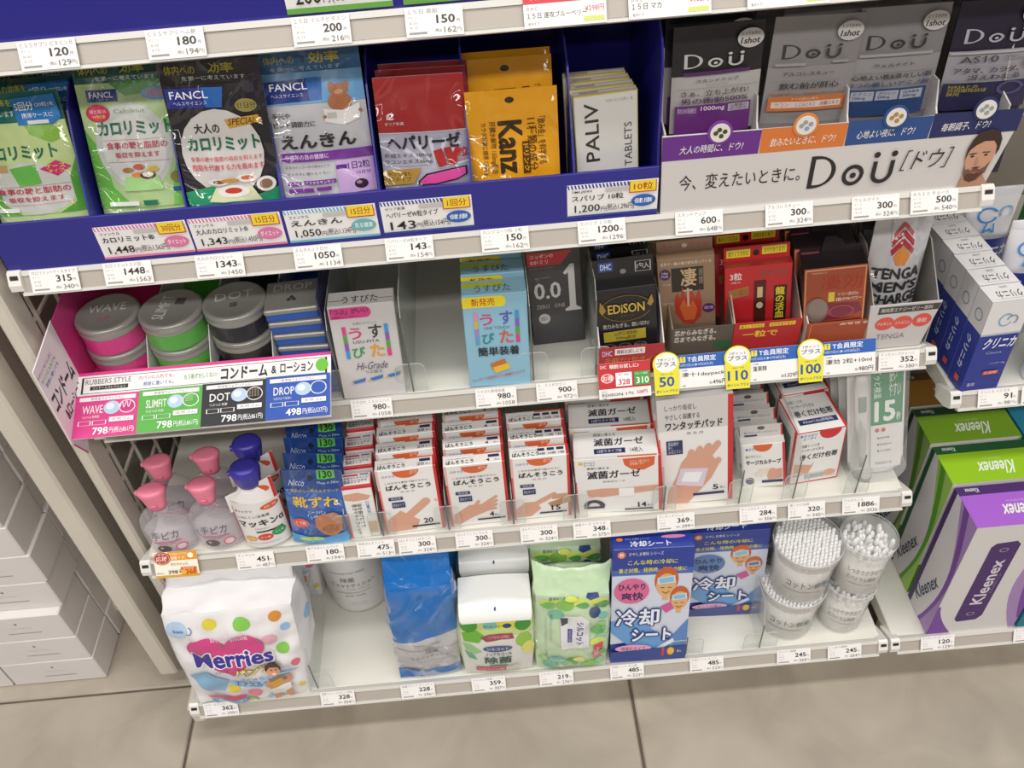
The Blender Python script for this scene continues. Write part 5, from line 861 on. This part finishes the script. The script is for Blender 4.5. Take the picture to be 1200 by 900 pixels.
# ================================================================== bottom shelf
def merries():
    dots = [('e8d84a', .36, .10, .055), ('8ad05a', .60, .12, .065), ('e0943a', .86, .08, .05), ('b8d4f0', .095, .13, .085), ('f0b8c8', .78, .28, .06), ('9ac4ec', .92, .20, .04), ('8ad05a', .86, .40, .055), ('e8708a', .94, .56, .04), ('e8d84a', .38, .79, .05), ('f08aa0', .54, .86, .06), ('8ad05a', .50, .97, .05), ('a8ccf0', .68, .97, .05), ('e8d84a', .96, .84, .03)]
    it = [O(x, y, r, r*.95, c) for c, x, y, r in dots]
    it += [T('kao', .07, .12, .15, .15, '4a6ab0', 1), ring(.19, .135, .03, .03, .25, '4a6ab0', 14, -80, 120), heart(.43, .38, .60, .46, 'd8488c'), P([(.06, .60), (.22, .56), (.38, .66), (.30, .80), (.16, .80)], '8ab8dc'), T('smile smile', .34, .20, .62, .25, 'f6d0e0', 1),
           R(0, 0, 0, 0, 'f4f2f2'), OT('Merries', .165, .345, .775, .495, 'f6f4f6', '3a2f9a', .012, .010, 3), T('メリーズ', .30, .525, .41, .55, '3a2f9a', 2), OT('パンツ', .45, .515, .73, .595, 'b08a2a', 'f6eca0', .006, .006, 3), P([(.36, .66), (.60, .68), (.78, .62), (.96, .60), (.80, .68), (.62, .74), (.42, .73)], '9cc8ec'), T('さらさら', .48, .625, .66, .655, '3a5a9a', 1), T('エアスルー', .42, .665, .70, .72, '2f4f9a', 2),
           P([(.14, .84), (.48, .86), (.46, .90), (.14, .89)], 'd8486c'), P([(.14, .90), (.46, .91), (.46, .99), (.16, .99)], '7ab0dc'), T('Mサイズ', .20, .92, .42, .97, 'e8f0f8', 1)]
    # printed toddler
    tod = [P([(.70, .84), (.755, .83), (.76, .955), (.745, .975), (.70, .975)], 'd89878'), P([(.79, .83), (.84, .81), (.885, .93), (.87, .955), (.83, .95)], 'd89878'), P([(.68, .78), (.86, .75), (.87, .83), (.79, .88), (.70, .88)], 'f0eeec'),
            P([(.69, .66), (.84, .64), (.86, .76), (.69, .79)], '8a7a70'), P([(.69, .70), (.80, .68), (.82, .76), (.70, .785)], 'e0a83a'), P([(.83, .64), (.89, .67), (.885, .74), (.80, .77), (.78, .74), (.85, .71)], 'd89878'), P([(.70, .66), (.66, .70), (.67, .76), (.72, .76), (.70, .72)], 'd89878'),
            O(.75, .585, .058, .060, 'dca080'), P([(.685, .59), (.685, .53), (.72, .495), (.78, .49), (.818, .54), (.81, .595), (.79, .55), (.72, .55)], '3a2a24'), P([(.73, .615), (.75, .61), (.772, .615), (.75, .635)], 'f4e4e0'), O(.732, .58, .006, .008, '2a1a14'), O(.772, .577, .006, .008, '2a1a14')]
    it += tod
    return softpack(.158, .085, .186, .010, 'f0eef0', it, rnd=.16, seed=3, crk=.0022, taper=.93, right=[O(.4, .3, .12, .05, '9ac4ec'), O(.7, .55, .12, .05, 'f0b8c8')])
for k, (x, y, lean, tl, lb) in enumerate(((.080, -.114, -5, 3, 'white nappy bag with pink heart and colourful dots, front one'), (.085, .034, -3, 2, 'white nappy bag with pink heart, behind the front bag'))):
    o = merries().build('nappy_bag') if k == 0 else copy_tree(first)
    if k == 0:
        first = o
        def FF(u, v, kk): 
            q = noise.noise(Vector((u*6, v*2, 3)))*.006
            return Vector(((u-.5)*(.150+.004*v), .050+q*(1-v)-.014*v-kk, .205-.032*v))
        p = Part(); vs, fs = grid(lambda u, v: FF(u, v, 0), 26, 6); vb = [Vector((a.x, a.y+.002, a.z)) for a in vs]; n_ = len(vs); p.add(vs+vb, fs+[[i+n_ for i in f][::-1] for f in fs]+[[i, i+1, i+1+n_, i+n_] for i in range(26)]+[[j*27, j*27+n_, (j+1)*27+n_, (j+1)*27] for j in range(6)]+[[j*27+26, (j+1)*27+26, (j+1)*27+26+n_, j*27+26+n_] for j in range(6)], ('f0eef0', 'soft'), True)
        # slope between the front shoulder and the fin
        def SL(u, v, kk): 
            a = Vector(((u-.5)*.150, .004, .178)); b = Vector(((u-.5)*.150, .044, .190)); c_ = a.lerp(b, v); c_.z += .012*math.sin(PI*v)*math.sin(PI*u)**.5+.002*noise.noise(Vector((u*8, v*6, 1))); return c_
        p.build('top_fin', o)
    tag(o, lb, 'bag', 'nappy bags'); place(o, x, y, ZE, 2, lean, tl)
# wet tissue canister
t = empty('wipes_canister'); p = Part().add(*lathe([(.036, 0), (.042, .003), (.0435, .012), (.046, .150), (.046, .168)], 48), ('dcdad8', 'plastic'), True)
art(p, cyl_face(.0437, .01, .15, -165, -15, rt=.0462), [T('ALCOHOL WET TISSUE', .30, .34, .70, .37, '8a8a8a', 0), T('除菌', .40, .43, .56, .50, '6a6a6e', 1), T('ウェットティシュー', .26, .53, .80, .59, '6a6a6e', 1), T('アルコールタイプ', .44, .61, .70, .64, '8a8a8e', 0), R(.3, .68, .72, .69, 'b0aeb0'), T('本体 100枚', .4, .72, .64, .75, '8a8a8e', 0), RB(.45, .85, .62, .89, 'a8a6a8', .004)], 'gloss'); p.build('body', t)
Part().add(*lathe([(.047, .168), (.047, .178), (.040, .184), (.01, .185)], 48), ('e6e4e2', 'plastic'), True).build('lid', t)
tag(t, 'white cylinder of wet tissues pushed back on the bottom shelf', 'canister'); place(t, .211, .043, ZE)
# blue and grey wipes bags
def bluebag():
    it = [P([(0, 0), (1, 0), (1, .47), (.78, .47), (.5, .49), (.2, .53), (0, .55)], '1a6cb8'), R(0, .87, 1, 1, '1a6cb8'), P([(0, .62), (1, .62), (1, .80), (0, .84)], 'b8b6b8'), T('FamilyMart collection', .30, .545, .72, .565, '6a7a9a', 0, sh=.1), T('除菌', .48, .63, .66, .67, '6a6a70', 1), T('ウェットティシュー', .24, .685, .90, .72, '6a6a70', 1), T('アルコールタイプ つめかえ用', .34, .75, .84, .77, '8a8a90', 0), T('80枚', .5, .83, .66, .85, '8a8a90', 0)]
    o = softpack(.082, .060, .178, .008, 'c4c3c6', it, fin='film', rnd=.14, seed=9, taper=1.02, crk=.0016).build('wipes_bag')
    o.data.materials.append(mat('1a6cb8', 'film')); n_ = len(o.data.materials)-1
    for pl in o.data.polygons:
        if pl.material_index == 0 and pl.center.z > .100: pl.material_index = n_
    def FF(u, v, k): return Vector(((u-.5)*.080, .014+.016*(1-v)+noise.noise(Vector((u*5, v, 2)))*.004, .214-.040*v))
    p = Part(); vs, fs = grid(lambda u, v: FF(u, v, 0), 20, 5); vb = [Vector((a.x, a.y+.0012, a.z)) for a in vs]; n_ = len(vs)
    p.add(vs+vb, fs+[[i+n_ for i in f][::-1] for f in fs]+[[i, i+1, i+1+n_, i+n_] for i in range(20)], ('1a6cb8', 'film'), True); p.build('top_fin', o); return o
a = bluebag()
for k, lb in enumerate(('shiny blue and grey wipes bag, front one', 'shiny blue wipes bag behind the front one')):
    o = a if k == 0 else copy_tree(a); tag(o, lb, 'bag', 'blue and grey wipes bags'); place(o, .311+.004*k, -.104+.082*k, ZE, 3, -6, 2)
# green wipes tubs
lf = lambda x, y, a, b, c: P([(x+a*math.cos(t)*(1 if math.cos(t) > 0 else .8), y+b*math.sin(t)*(.6+.4*math.cos(t))) for t in [i*PI/8 for i in range(16)]], c)
it = [R(0, 0, 1, 1, 'e0e2dc'), R(0, .10, 1, .36, 'c8dc8a'), O(.12, .20, .13, .09, '4aa03a'), O(.42, .20, .10, .06, '8ac8b8'), O(.64, .18, .14, .08, 'e8e04a'), O(.86, .22, .12, .09, '3f9a34'), T('取り出しやすい', .34, .20, .58, .235, '3a7a5a', 1), O(.64, .215, .06, .03, '2a4a8a'), P([(.02, .30), (.24, .26), (.34, .34), (.26, .44), (.04, .42)], '6cb83a'), P([(.28, .36), (.40, .32), (.56, .31), (.70, .32), (.72, .40), (.55, .39), (.36, .42)], 'a0485a'), T('ノンアルコール手指に', .38, .335, .66, .375, 'f0d8dc', 0), O(.86, .44, .12, .10, '9ac84a'), P([(.02, .44), (.14, .46), (.30, .56), (.20, .60), (.06, .54)], '9ac88a'), P([(.04, .56), (.16, .60), (.22, .70), (.10, .68)], '6ab08a'), O(.92, .58, .10, .10, 'e0e07a'), O(.50, .52, .19, .045, '4a5a8a'), T('シルコット', .36, .50, .64, .54, 'e0e4f0', 2), T('ノンアルコール', .34, .58, .68, .625, '3a3634', 2), T('除菌', .32, .645, .68, .765, '2f5a4a', 3), R(.38, .79, .62, .81, '3a4a48'), R(.18, .84, .60, .92, 'd04a5a'), T('ウェットティッシュ 45枚', .21, .855, .58, .905, 'f4e0e2', 1), O(.70, .86, .10, .04, 'e0d4d0'), R(.3, .94, .8, .95, '9a9896')]
p = softpack(.094, .052, .138, .006, 'cfd8b0', it, fin='gloss', rnd=.28, seed=5, taper=1.0, crk=.0003)
def tub():
    o = p.build('wipes_tub')
    q = Part()
    def LF(u, v, k): # white flip lid folding over the front
        a = u*2-1; s = v
        y = .045*(1-s*1.45) if s < .69 else -.0005-.0105*math.sin(min(1, (s-.69)/.31)*PI/2)
        z = .1430+.003*math.cos(a*1.5) if s < .62 else .1445-(s-.62)*.052
        return Vector((a*.0445*(1-.06*max(0, (s-.8)*5)**2), y-k, z+k))
    vs, fs = grid(lambda u, v: LF(u, v, 0), 16, 16); n_ = len(vs); vb = [Vector((a.x*.98, a.y+.003, a.z-.003)) for a in vs]
    rim = [[i, i+n_, i+1+n_, i+1] for i in range(256+16, 256+32)]
    q.add(vs+vb, fs+[[i+n_ for i in f][::-1] for f in fs], ('eeeeec', 'plastic'), True); q.add([LF(.5+a*.012, .72+b*.03, .0006) for a, b in ((-1, -1), (1, -1), (.6, 1), (-1.4, 1))], [[0, 3, 2, 1]], ('2a3a7a', 'card')); q.build('flip_lid', o); return o
a = tub()
for k, lb in enumerate(('green and white wipes tub with white flip lid, front one', 'green wipes tub with white flip lid, behind the front tub')):
    o = a if k == 0 else copy_tree(a); tag(o, lb, 'tub', 'green wipes tubs'); place(o, .4005+.002*k, -.108+.068*k, ZE+.0, 0, -4, 2)
# pale green wipes packs
it = [R(.06, .10, .96, .17, 'dbe86a'), O(.40, .16, .11, .06, '8ac05a'), O(.28, .27, .10, .05, '7ac0a0'), lf(.62, .17, .10, .05, '5aae6a'), lf(.88, .17, .12, .06, '4a9a4a'), O(.36, .10, .0, .0, 'ffffff'), T('取り出しやすい', .28, .07, .58, .10, '4a7a6a', 1), T('厚手', .18, .065, .28, .105, '4a7a6a', 2), P([(.70, .04), (.84, .03), (.86, .08), (.74, .11), (.68, .08)], '2f4a8a'), O(.80, .25, .07, .06, '2f4a7a'), O(.92, .30, .06, .04, '7ac0b0'), O(.90, .40, .06, .03, '9ad08a'), O(.86, .46, .10, .05, '6cb85a'), O(.90, .55, .08, .035, '8acab0'), O(.85, .60, .10, .04, 'dbe86a'),
      P([(.34, .30), (.42, .27), (.62, .27), (.72, .33), (.73, .66), (.36, .67)], 'e8e8ec'), P([(.34, .30), (.44, .29), (.44, .36), (.36, .40)], '3a3a58'), T('シルコット', .55, .34, .65, .63, '3a3f98', 3, a=90), R(.44, .42, .50, .58, '3a4298'), T('ウエットティッシュ', .455, .44, .485, .56, 'e0e4f4', 0, a=90),
      T('除菌ウェットティシュー', .20, .26, .24, .60, '5a8a7a', 1, a=90), T('ノンアルコールタイプ 手指の汚れを拭きとる', .13, .26, .16, .66, '6a9a8a', 0, a=90), P([(.80, .63), (.93, .62), (.92, .84), (.80, .83)], 'd84a5a'), T('43枚', .84, .68, .89, .80, 'f4dce0', 2, a=90), O(.20, .90, .10, .07, '5aae8a'), lf(.44, .86, .16, .09, '4aa04a'), O(.60, .82, .07, .03, 'e8e06a'), lf(.72, .90, .14, .06, '8acc4a'), O(.30, .82, .10, .04, '6ac0b0'), O(.90, .88, .07, .05, '7ac07a'), T('お徳用', .13, .70, .17, .80, '5a8a7a', 1, a=90)]
def up_(q):
    if isinstance(q, list): return [up_(r) for r in q]
    g = lambda y: (y-.055)*1.055
    if q[0] == 'p': return ('p', [(x, g(y)) for x, y in q[1]], q[2])
    if q[0] == 'o': return ('o', q[1], g(q[2]), q[3]*1.12, q[4]*1.12, q[5])
    if q[0] == 'r': return ('r', q[1], g(q[2]), q[3], g(q[4]))+q[5:]
    return ('t', q[1], q[2], g(q[3]), q[4], g(q[5]))+q[6:]
it = [up_(q) for q in it]+[lf(.15, .10, .12, .06, '6cbc5a'), O(.48, .035, .08, .03, 'e4ea6a'), lf(.08, .80, .08, .06, '8acc6a'), O(.93, .74, .06, .04, '6cb85a')]
def wpack():
    o = softpack(.093, .050, .150, .007, 'c6deb8', it, fin='film', rnd=.15, seed=12, taper=1.0, crk=.0012).build('wipes_pack')
    def FF(u, v, k): 
        s = abs(2*u-1)
        return Vector(((u-.5)*(.098-.006*v), .030-.012*v+noise.noise(Vector((u*6, v, 5)))*.004, .152+.016*(1-v)*(s**3*1.0)+.010*(1-v)-.010*v))
    q = Part(); vs, fs = grid(lambda u, v: FF(u, v, 0), 24, 4); vb = [Vector((a.x, a.y+.0012, a.z)) for a in vs]; n_ = len(vs)
    q.add(vs+vb, fs+[[i+n_ for i in f][::-1] for f in fs]+[[i, i+1, i+1+n_, i+n_] for i in range(24)], ('c6deb8', 'film'), True); q.build('top_fin', o); return o
a = wpack()
for k, lb in enumerate(('pale green leafy wipes pack with white window label, front one', 'pale green leafy wipes pack behind the front one')):
    o = a if k == 0 else copy_tree(a); tag(o, lb, 'pack', 'pale green wipes packs'); place(o, .4945-.001*k, -.111+.070*k, ZE+.001, -3, -6, 2)
# cooling sheet boxes
BL, YL = '2a3f9a', 'e8e04a'
def head(x, y, s, c='e0b078', hr='c8602e', band='8ac0e0'):
    return [O(x, y, .13*s, .10*s, hr), O(x, y+.035*s, .11*s, .085*s, c), P([(x-.10*s, y-.02*s), (x+.09*s, y-.035*s), (x+.10*s, y+.02*s), (x-.09*s, y+.03*s)], 'c8e0f0'), P([(x-.08*s, y-.013*s), (x+.07*s, y-.025*s), (x+.08*s, y+.012*s), (x-.07*s, y+.022*s)], band), path([(x-.04*s, y+.085*s), (x, y+.10*s), (x+.04*s, y+.085*s)], .008, '8a4a2a'), path([(x-.06*s, y+.055*s), (x-.02*s, y+.055*s)], .006, '6a3a20'), path([(x+.02*s, y+.055*s), (x+.06*s, y+.055*s)], .006, '6a3a20'), R(x-.03*s, y+.115*s, x+.03*s, y+.15*s, c)]
def cool(pill, adult):
    it = [R(0, 0, 1, .22, BL), P([(0, .18), (1, .18), (1, .30), (0, .30)], '6a88c8'), P([(0, .22), (1, .22), (1, .78), (0, .84)], 'd4daea'), R(0, .06, 1, .17, BL), R(0, .17, 1, .215, '4a66b4'), O(.11, .045, .05, .028, 'e8843a'), T('熱', .085, .03, .135, .06, 'ffffff', 2), T('ひやしま専科 シリーズ', .20, .025, .62, .055, 'e0e6f4', 1), T('こんな時の冷却に', .19, .09, .80, .13, YL, 2), T('暑さ対策、発熱時、運動の後に', .08, .155, .92, .195, YL, 2),
          head(.68, .27, 1.15) if adult else head(.66, .25, 1.0), head(.86, .42, .95) if adult else head(.84, .38, .85, 'e4a878', 'd0683a', '5a80b8'), P([(.62, .50), (.75, .46), (.80, .52), (.70, .56)], 'd05a9a'), P([(.45, .98), (.70, .86), (1, .62), (1, 1)], '5a88c8'), P([(.0, .62), (.30, .58), (.80, .84), (.50, .96), (.42, .96), (.0, .72)], '6aa0d8'), P([(.42, .96), (.82, .80), (.84, .83), (.46, .99)], 'e8eef6'),
          O(.25, .35, .22, .11, pill), O(.25, .35, .20, .095, pill), T('ひんやり', .08, .285, .42, .34, '1f2a5a', 3), T('爽快', .12, .36, .40, .43, '1f2a5a', 3),
          OT('冷却', .06, .505, .62, .665, '26408a', 'eef2fa', .020, .011, 3), OT('シート', .27, .685, .79, .805, '26408a', 'eef2fa', .020, .011, 3),
          O(.30, .87, .24, .035, 'e8a8c8'), T('微香料タイプ' if adult else 'ミントの香り', .14, .855, .46, .89, '3a2a5a', 1), P([(0, .90), (1, .86), (1, 1), (0, 1)], '34488e'), T('10', .68, .87, .84, .955, 'd0402e', 3), O(.80, .91, .045, .035, 'e8c03a'), T('枚入', .88, .90, .94, .925, 'f0e8e0', 1)]
    tp = [R(.08, .0, .32, .24, 'e8c83a'), T('8包入', .12, .03, .28, .2, 'b0302a', 3), T('1枚サイズ', .62, .06, .82, .2, 'b8c4e4', 0), O(.10, .46, .04, .10, 'e8843a'), T('ひやしま専科 シリーズ', .17, .40, .46, .52, 'a8b4dc', 0), O(.76, .40, .15, .10, 'd88ab8' if adult else '5a80c0'), T('冷却シート', .22, .58, .72, .90, 'e8eef8', 3)]
    return carton(.098, .030, .206 if adult else .183, BL, it, tp, sidecol=BL)
o = cool('e06a9a', 1).build('cooling_sheet_box'); tag(o, 'blue cooling sheet box with pink oval, at the front edge', 'box', 'blue cooling sheet boxes'); place(o, .5955, -.108, ZE, -2, -8, 1)
o = cool('5a80b8', 0).build('cooling_sheet_box'); tag(o, 'blue cooling sheet box with blue oval, pushed back from the edge', 'box', 'blue cooling sheet boxes'); place(o, .7095, -.051, ZE, -4, 0, -3)
# cotton swab jars
def jar(r, h, fat):
    t = empty('swab_jar')
    p = Part(); prof = [(r*.80, 0), (r*.86, .003), (r*.93, h*.80), (r*.97, h*.84), (r*.97, h*.96)]; p.add(*lathe(prof, 48, cap1=False), JAR, True)
    f = cyl_face(r*.865, h*.05, h*.80, -180, -50, rt=r*.94)
    if fat: p.build('body', t); q = Part(); art(q, f, [T('コットン綿棒', .28, .34, .88, .54, '5a5654', 1), R(.24, .64, .80, .67, 'a8a4a2'), R(.86, .52, .96, .62, '7aa8cc')], 'gloss'); [art(q, cyl_face(r*.94+.0003, h*.80, h*.95, -172, -8), [R(.03*i, 0, .03*i+.015, 1, 'c8c4c0') for i in range(33)], 'gloss')]
    else: p.build('body', t); q = Part(); art(q, f, [T('しっかりかき出す', .24, .22, .84, .38, '7a7674', 1), T('スパイラル綿棒', .24, .46, .76, .60, '7a7674', 1), R(.3, .68, .76, .70, 'a8a4a2')], 'gloss')
    q.build('label_print', t)
    # the swabs, packed upright
    s = Part(); random.seed(5); n = 0; step = .0052 if fat else .0062; rr = r*.955
    for i in range(-9, 10):
        for j in range(-9, 10):
            x = (i+.5*(j % 2))*step; y = j*step*.87
            if x*x+y*y > rr*rr*.92: continue
            hz = h*.975+random.uniform(-.0010, .0010) if fat else h*.87+random.uniform(-.008, .008)
            jx, jy = (random.uniform(-.0004, .0004), random.uniform(-.0004, .0004)) if fat else (random.uniform(-.002, .002), random.uniform(-.002, .002))
            a = .0028 if fat else .0033
            vs, fs = lathe([(.0012, hz-.014), (a*.8, hz-.011), (a, hz-.006), (a*.75, hz-.002), (a*.3, hz)], 7, cap0=False)
            s.add([(v[0]+x+jx*(1 if v[2] > hz-.012 else 0), v[1]+y+jy, v[2]) for v in vs], fs, ('f0efee', 'matte'), True)
    core = lathe([(r*.78, .003), (r*.90, h*.74 if not fat else h*.86)], 32); s.add(*core, ('f2f0ee', 'matte'), True)
    o = s.build('swabs', t); tag(o, kind='stuff')
    l = Part().add(*lathe([(r, h*.90), (r*1.01, h*.90), (r*1.01, h*.985), (r*.985, h), (r*.97, h*1.003)], 48, cap0=False, cap1=True), clear('clear_lid', (.96, .96, .96), .10, .06) if 0 else JL, True)
    l.add(*lathe([(r*1.0, h*.985), (r*1.025, h*.99), (r*1.0, h*1.0)], 48, cap0=False, cap1=False), ('e0dedc', 'plastic'), True); l.build('lid', t); return t
JL = clear('clear_lid', (.97, .97, .97), .07, .07)
a = jar(.0415, .088, 1); b = jar(.0335, .090, 0)
for pr, x, y, dx, nm in ((a, .789, -.066, .0, 'fat clear jar of cotton swabs'), (b, .861, -.070, .0, 'slimmer clear jar of cotton swabs')):
    first_ = True
    for yy, lv, lb in ((0, 0, 'lower one at the front'), (0, 1, 'upper one at the front'), (.092 if pr is a else .080, 0, 'lower one in the second row'), (.092 if pr is a else .080, 1, 'upper one in the second row')):
        o = pr if first_ else copy_tree(pr); first_ = False
        tag(o, nm+', '+lb, 'jar', 'cotton swab jars'); place(o, x+(.003 if lv else 0), y+yy-(.002 if lv else 0), ZE+.001+lv*(.0895 if pr is a else .0915), 6*lv)

# ================================================================== right unit: tissue boxes, toothpaste
def tissue(main, dark, top, wave, w=.115, d=.060, h=.228, wv2='8a5ab0'):
    S = lambda x0, a, ph, v0, v1, n=12: [(x0+a*math.sin(ph+PI*.95*(v0+(v1-v0)*i/n)), v0+(v1-v0)*i/n) for i in range(n+1)]
    fr = [R(0, 0, 1, 1, 'dcd8d6'), P([(0, 1), (0, .72)]+[(.03+.24*(i/10)**1.6, .72+.28*(i/10)) for i in range(11)], wv2), P([(1, 0)]+S(.98, -.26, 0, .0, 1)+[(1, 1)], wave), P([(1, .1)]+S(1.02, -.18, .2, .1, .9)+[(1, .9)], wv2),
          P([(.29, .15), (.50, .14), (.55, .17), (.55, .84), (.50, .88), (.29, .89), (.25, .86), (.25, .18)], dark), T('Kleenex', .335, .30, .475, .72, 'e0d8e4', 2, a=-90), T('クリネックスティシュー', .49, .42, .515, .62, 'b8a8c0', 0, a=-90), [ring(.40, y, .05, .02, .3, 'a890b8', 8) for y in (.21, .81)]]
    tp = [R(0, 0, 1, .22, dark), T('Kleenex', .08, .05, .22, .16, 'e0e4e0', 1, a=180), R(0, .22, 1, 1, top), T('Kleenex', .34, .50, .72, .84, 'e8f0e0', 2, a=180, sh=.3), T('クリネックスティシュー', .42, .40, .64, .45, 'dfe8d0', 0, a=180)]
    lf_ = [R(0, 0, 1, 1, 'dcd8da'), P(S(.38, .50, -.15, 0, 1)+[(1, 1), (1, 0)], wave), P(S(.46, .40, -.05, 0, 1)+S(.62, .36, .1, 0, 1)[::-1], wv2), R(0, 0, .14, 1, dark), T('Kleenex', -.20, .705, 1.0, .785, '2f3a5a', 2, a=-68, sh=.2)]
    return carton(w, d, h, 'd9d4d2', fr, tp, left=lf_, fin='card', bev=.0015)
col4 = (('9a4ac8', '4a2a6a', 'a862d0', 'a888c0', '7a4aa0', 'purple'), ('8acb2a', '1f5a34', '96c41e', '9ac85a', '5a9a2a', 'bright green'), ('7aa82a', '24482c', '7ea828', '9ab86a', '5a8a2a', 'olive green'), ('b07a2a', '6a4a2a', 'a8762c', 'b89a6a', '8a6a2a', 'orange brown'))
for k, (m_, dk_, tp_, wv, w2_, nm) in enumerate(col4):
    o = tissue(m_, dk_, tp_, wv, wv2=w2_).build('tissue_box'); tag(o, 'upright tissue box with %s top, %s' % (nm, ('frontmost', 'second from the front', 'third from the front', 'rearmost')[k]), 'box', 'upright tissue boxes'); place(o, 1.0215, -.110+.0655*k, ZE+.0005, 0, 0, 0)
p = carton(.115, .060, .228, '1f7a8e', [R(0, 0, 1, 1, '1f7a8e')], [R(0, 0, 1, 1, '2a86a6')], fin='card').build('tissue_box')
for k in range(4):
    o = p if k == 0 else copy_tree(p); tag(o, 'teal blue tissue box at the right edge, '+('frontmost', 'second from the front', 'third from the front', 'rearmost')[k], 'box', 'teal tissue boxes'); place(o, 1.140, -.112+.0655*k, ZE+.0005)
# toothpaste boxes
it = [R(0, 0, 1, .34, 'e6e4e4'), R(0, .34, 1, .36, 'b8b8c8'), [ring(.50, .20, .18, .07, .22, '8ab0cc', 16, 20, 330), ring(.66, .20, .14, .05, .25, '8a98a8', 14, 180, 420)], T('クリニカ', .16, .38, .96, .50, 'e8eaf4', 3, sh=.15), T('Clinica', .3, .53, .7, .56, 'a8b4dc', 0), T('ハミガキ 130g', .5, .66, .9, .69, 'b8c4e4', 0), R(.42, .76, .82, .80, 'd8603a'), T('むし歯予防', .46, .765, .78, .795, 'f6e0d4', 1), T('薬用', .1, .88, .3, .92, 'c8d0e8', 1)]
tp = [R(0, 0, 1, 1, 'e6e4e4'), T('クリニカ', .24, .38, .86, .80, '4a4a50', 2, a=180), T('LION', .44, .1, .62, .22, '6a6a70', 1, a=180), R(.2, .86, .8, .88, 'b0b0b4')]
lf_ = [R(0, 0, 1, .34, 'dad8da'), ring(.5, .2, .25, .06, .2, '8a98a8', 16), T('クリニカ', .30, .42, .62, .78, 'c8d0e8', 3, a=90), R(.4, .86, .7, .92, 'd8603a')]
proto = carton(.043, .0275, .126, '2c3a94', it, tp, left=lf_).build('toothpaste_box')
row(proto, 6, .9640, -.0215, ZF, .0285, -1, ['white topped blue toothpaste box, '+s for s in ('front one', 'second in the row', 'third in the row', 'fourth in the row', 'fifth in the row', 'rearmost, half hidden')], 'toothpaste boxes', 'box', 3, 0, -.001, 1)
# toothpaste tubes standing on their caps
def tube():
    t = empty('toothpaste_tube'); 
    def F(u, v, k):
        a = 2*PI*u; s = v; ry = .017*(1-s)**.6+.0012; rx = .0235+.006*s
        return Vector((rx*math.cos(a), ry*math.sin(a), .022+.140*s))
    p = Part(); n, m_ = 32, 16; vs = [F(i/n, j/m_, 0) for j in range(m_+1) for i in range(n)]; fs = [[j*n+i, j*n+(i+1) % n, (j+1)*n+(i+1) % n, (j+1)*n+i] for j in range(m_) for i in range(n)]+[[m_*n+i for i in range(n)]]
    p.add(vs, fs, ('eceaec', 'plastic'), True)
    f = Face(lambda u, v, k: F(.5+.5*u, 1-v, 0)+Vector((0, -k, 0)), .05, .14, .005, .0005, .00008)
    art(p, f, [R(.0, .0, 1, .06, 'e4e4e8'), [ring(.42, .22, .14, .07, .22, '4a9ad8', 20, 20, 330), ring(.66, .20, .10, .06, .25, '8ab8dc', 14, 150, 400)], path([(.42, .28), (.38, .36), (.46, .33), (.52, .36), (.50, .28)], .02, '4a9ad8'), R(0, .42, 1, .80, '2c3a94'), T('クリニカ', .20, .48, .85, .58, 'e8eaf4', 3), R(.3, .66, .7, .70, '5a9ad0'), R(0, .80, 1, 1, 'dfe4ee')], 'plastic'); p.build('body', t)
    Part().add(*lathe([(.021, 0), (.0215, .002), (.0205, .022)], 32), ('e8e8ec', 'plastic'), True).build('cap', t); return t
a = tube()
for k, (x, y, lb) in enumerate(((1.042, -.006, 'white toothpaste tube standing on its cap, nearest the shelf front'), (1.022, .058, 'white toothpaste tube standing on its cap, second from the front'), (1.008, .125, 'white toothpaste tube standing on its cap, third from the front'), (.985, .195, 'white toothpaste tube standing on its cap, rearmost'), (1.080, .02, 'white toothpaste tube at the right edge'))):
    o = a if k == 0 else copy_tree(a); tag(o, lb, 'tube', 'toothpaste tubes'); place(o, x, y, ZF, 4-6*k % 7, -3)
t = empty('toothpaste_box'); 
o = carton(.06, .05, .15, '2a9a4a', [R(0, .1, 1, .14, 'f0f0ee')], [R(.0, .5, 1, 1, 'f0f0ee')]).build('mouthwash_box'); tag(o, 'green and white box at the right edge behind the tubes', 'box'); place(o, 1.115, .14, ZF); bpy.data.objects.remove(t)
# ================================================================== white cartons under the neighbouring shelf
CW = noisy('white_carton', 'e2dcda', 'e8e3e1', 6, .45)
def wcart(w, d, h):
    p = Part().add(*boxvf(-w/2, 0, 0, w/2, d, h, .0015), CW)
    art(p, box_faces(w, d, h)['F'], [T('✦', .50, .22, .54, .34, '8a8684', 0), T('― ファミリーマート ―', .40, .42, .66, .50, 'a8a4a2', 0), R(.38, .66, .72, .69, 'a09c9a')], 'card')
    return p.build('white_carton')
a = wcart(.134, .070, .0565); n = 0
for c in range(2):
    for l in range(8):
        for r_ in range(4 if c == 0 else 2):
            o = a if n == 0 else a.copy()
            if n: COL.objects.link(o)
            n += 1
            if l < 3: yy = -.004+.072*r_
            else: yy = -.004+.072*r_+.012
            place(o, -.247-.1375*c+random.uniform(-.002, .002)+(.004 if l == 4 else 0), yy, (.001 if r_*.072+yy < 0 else .001)+.0572*l, random.uniform(-.6, .6))
            tag(o, 'plain white carton, %s column, %s layer, %s' % (('right', 'left')[c], ('bottom', 'second', 'third', 'fourth', 'fifth', 'sixth', 'seventh', 'top')[l], ('front', 'second from the front', 'third from the front', 'back')[r_]), 'box', 'plain white cartons in stacks')
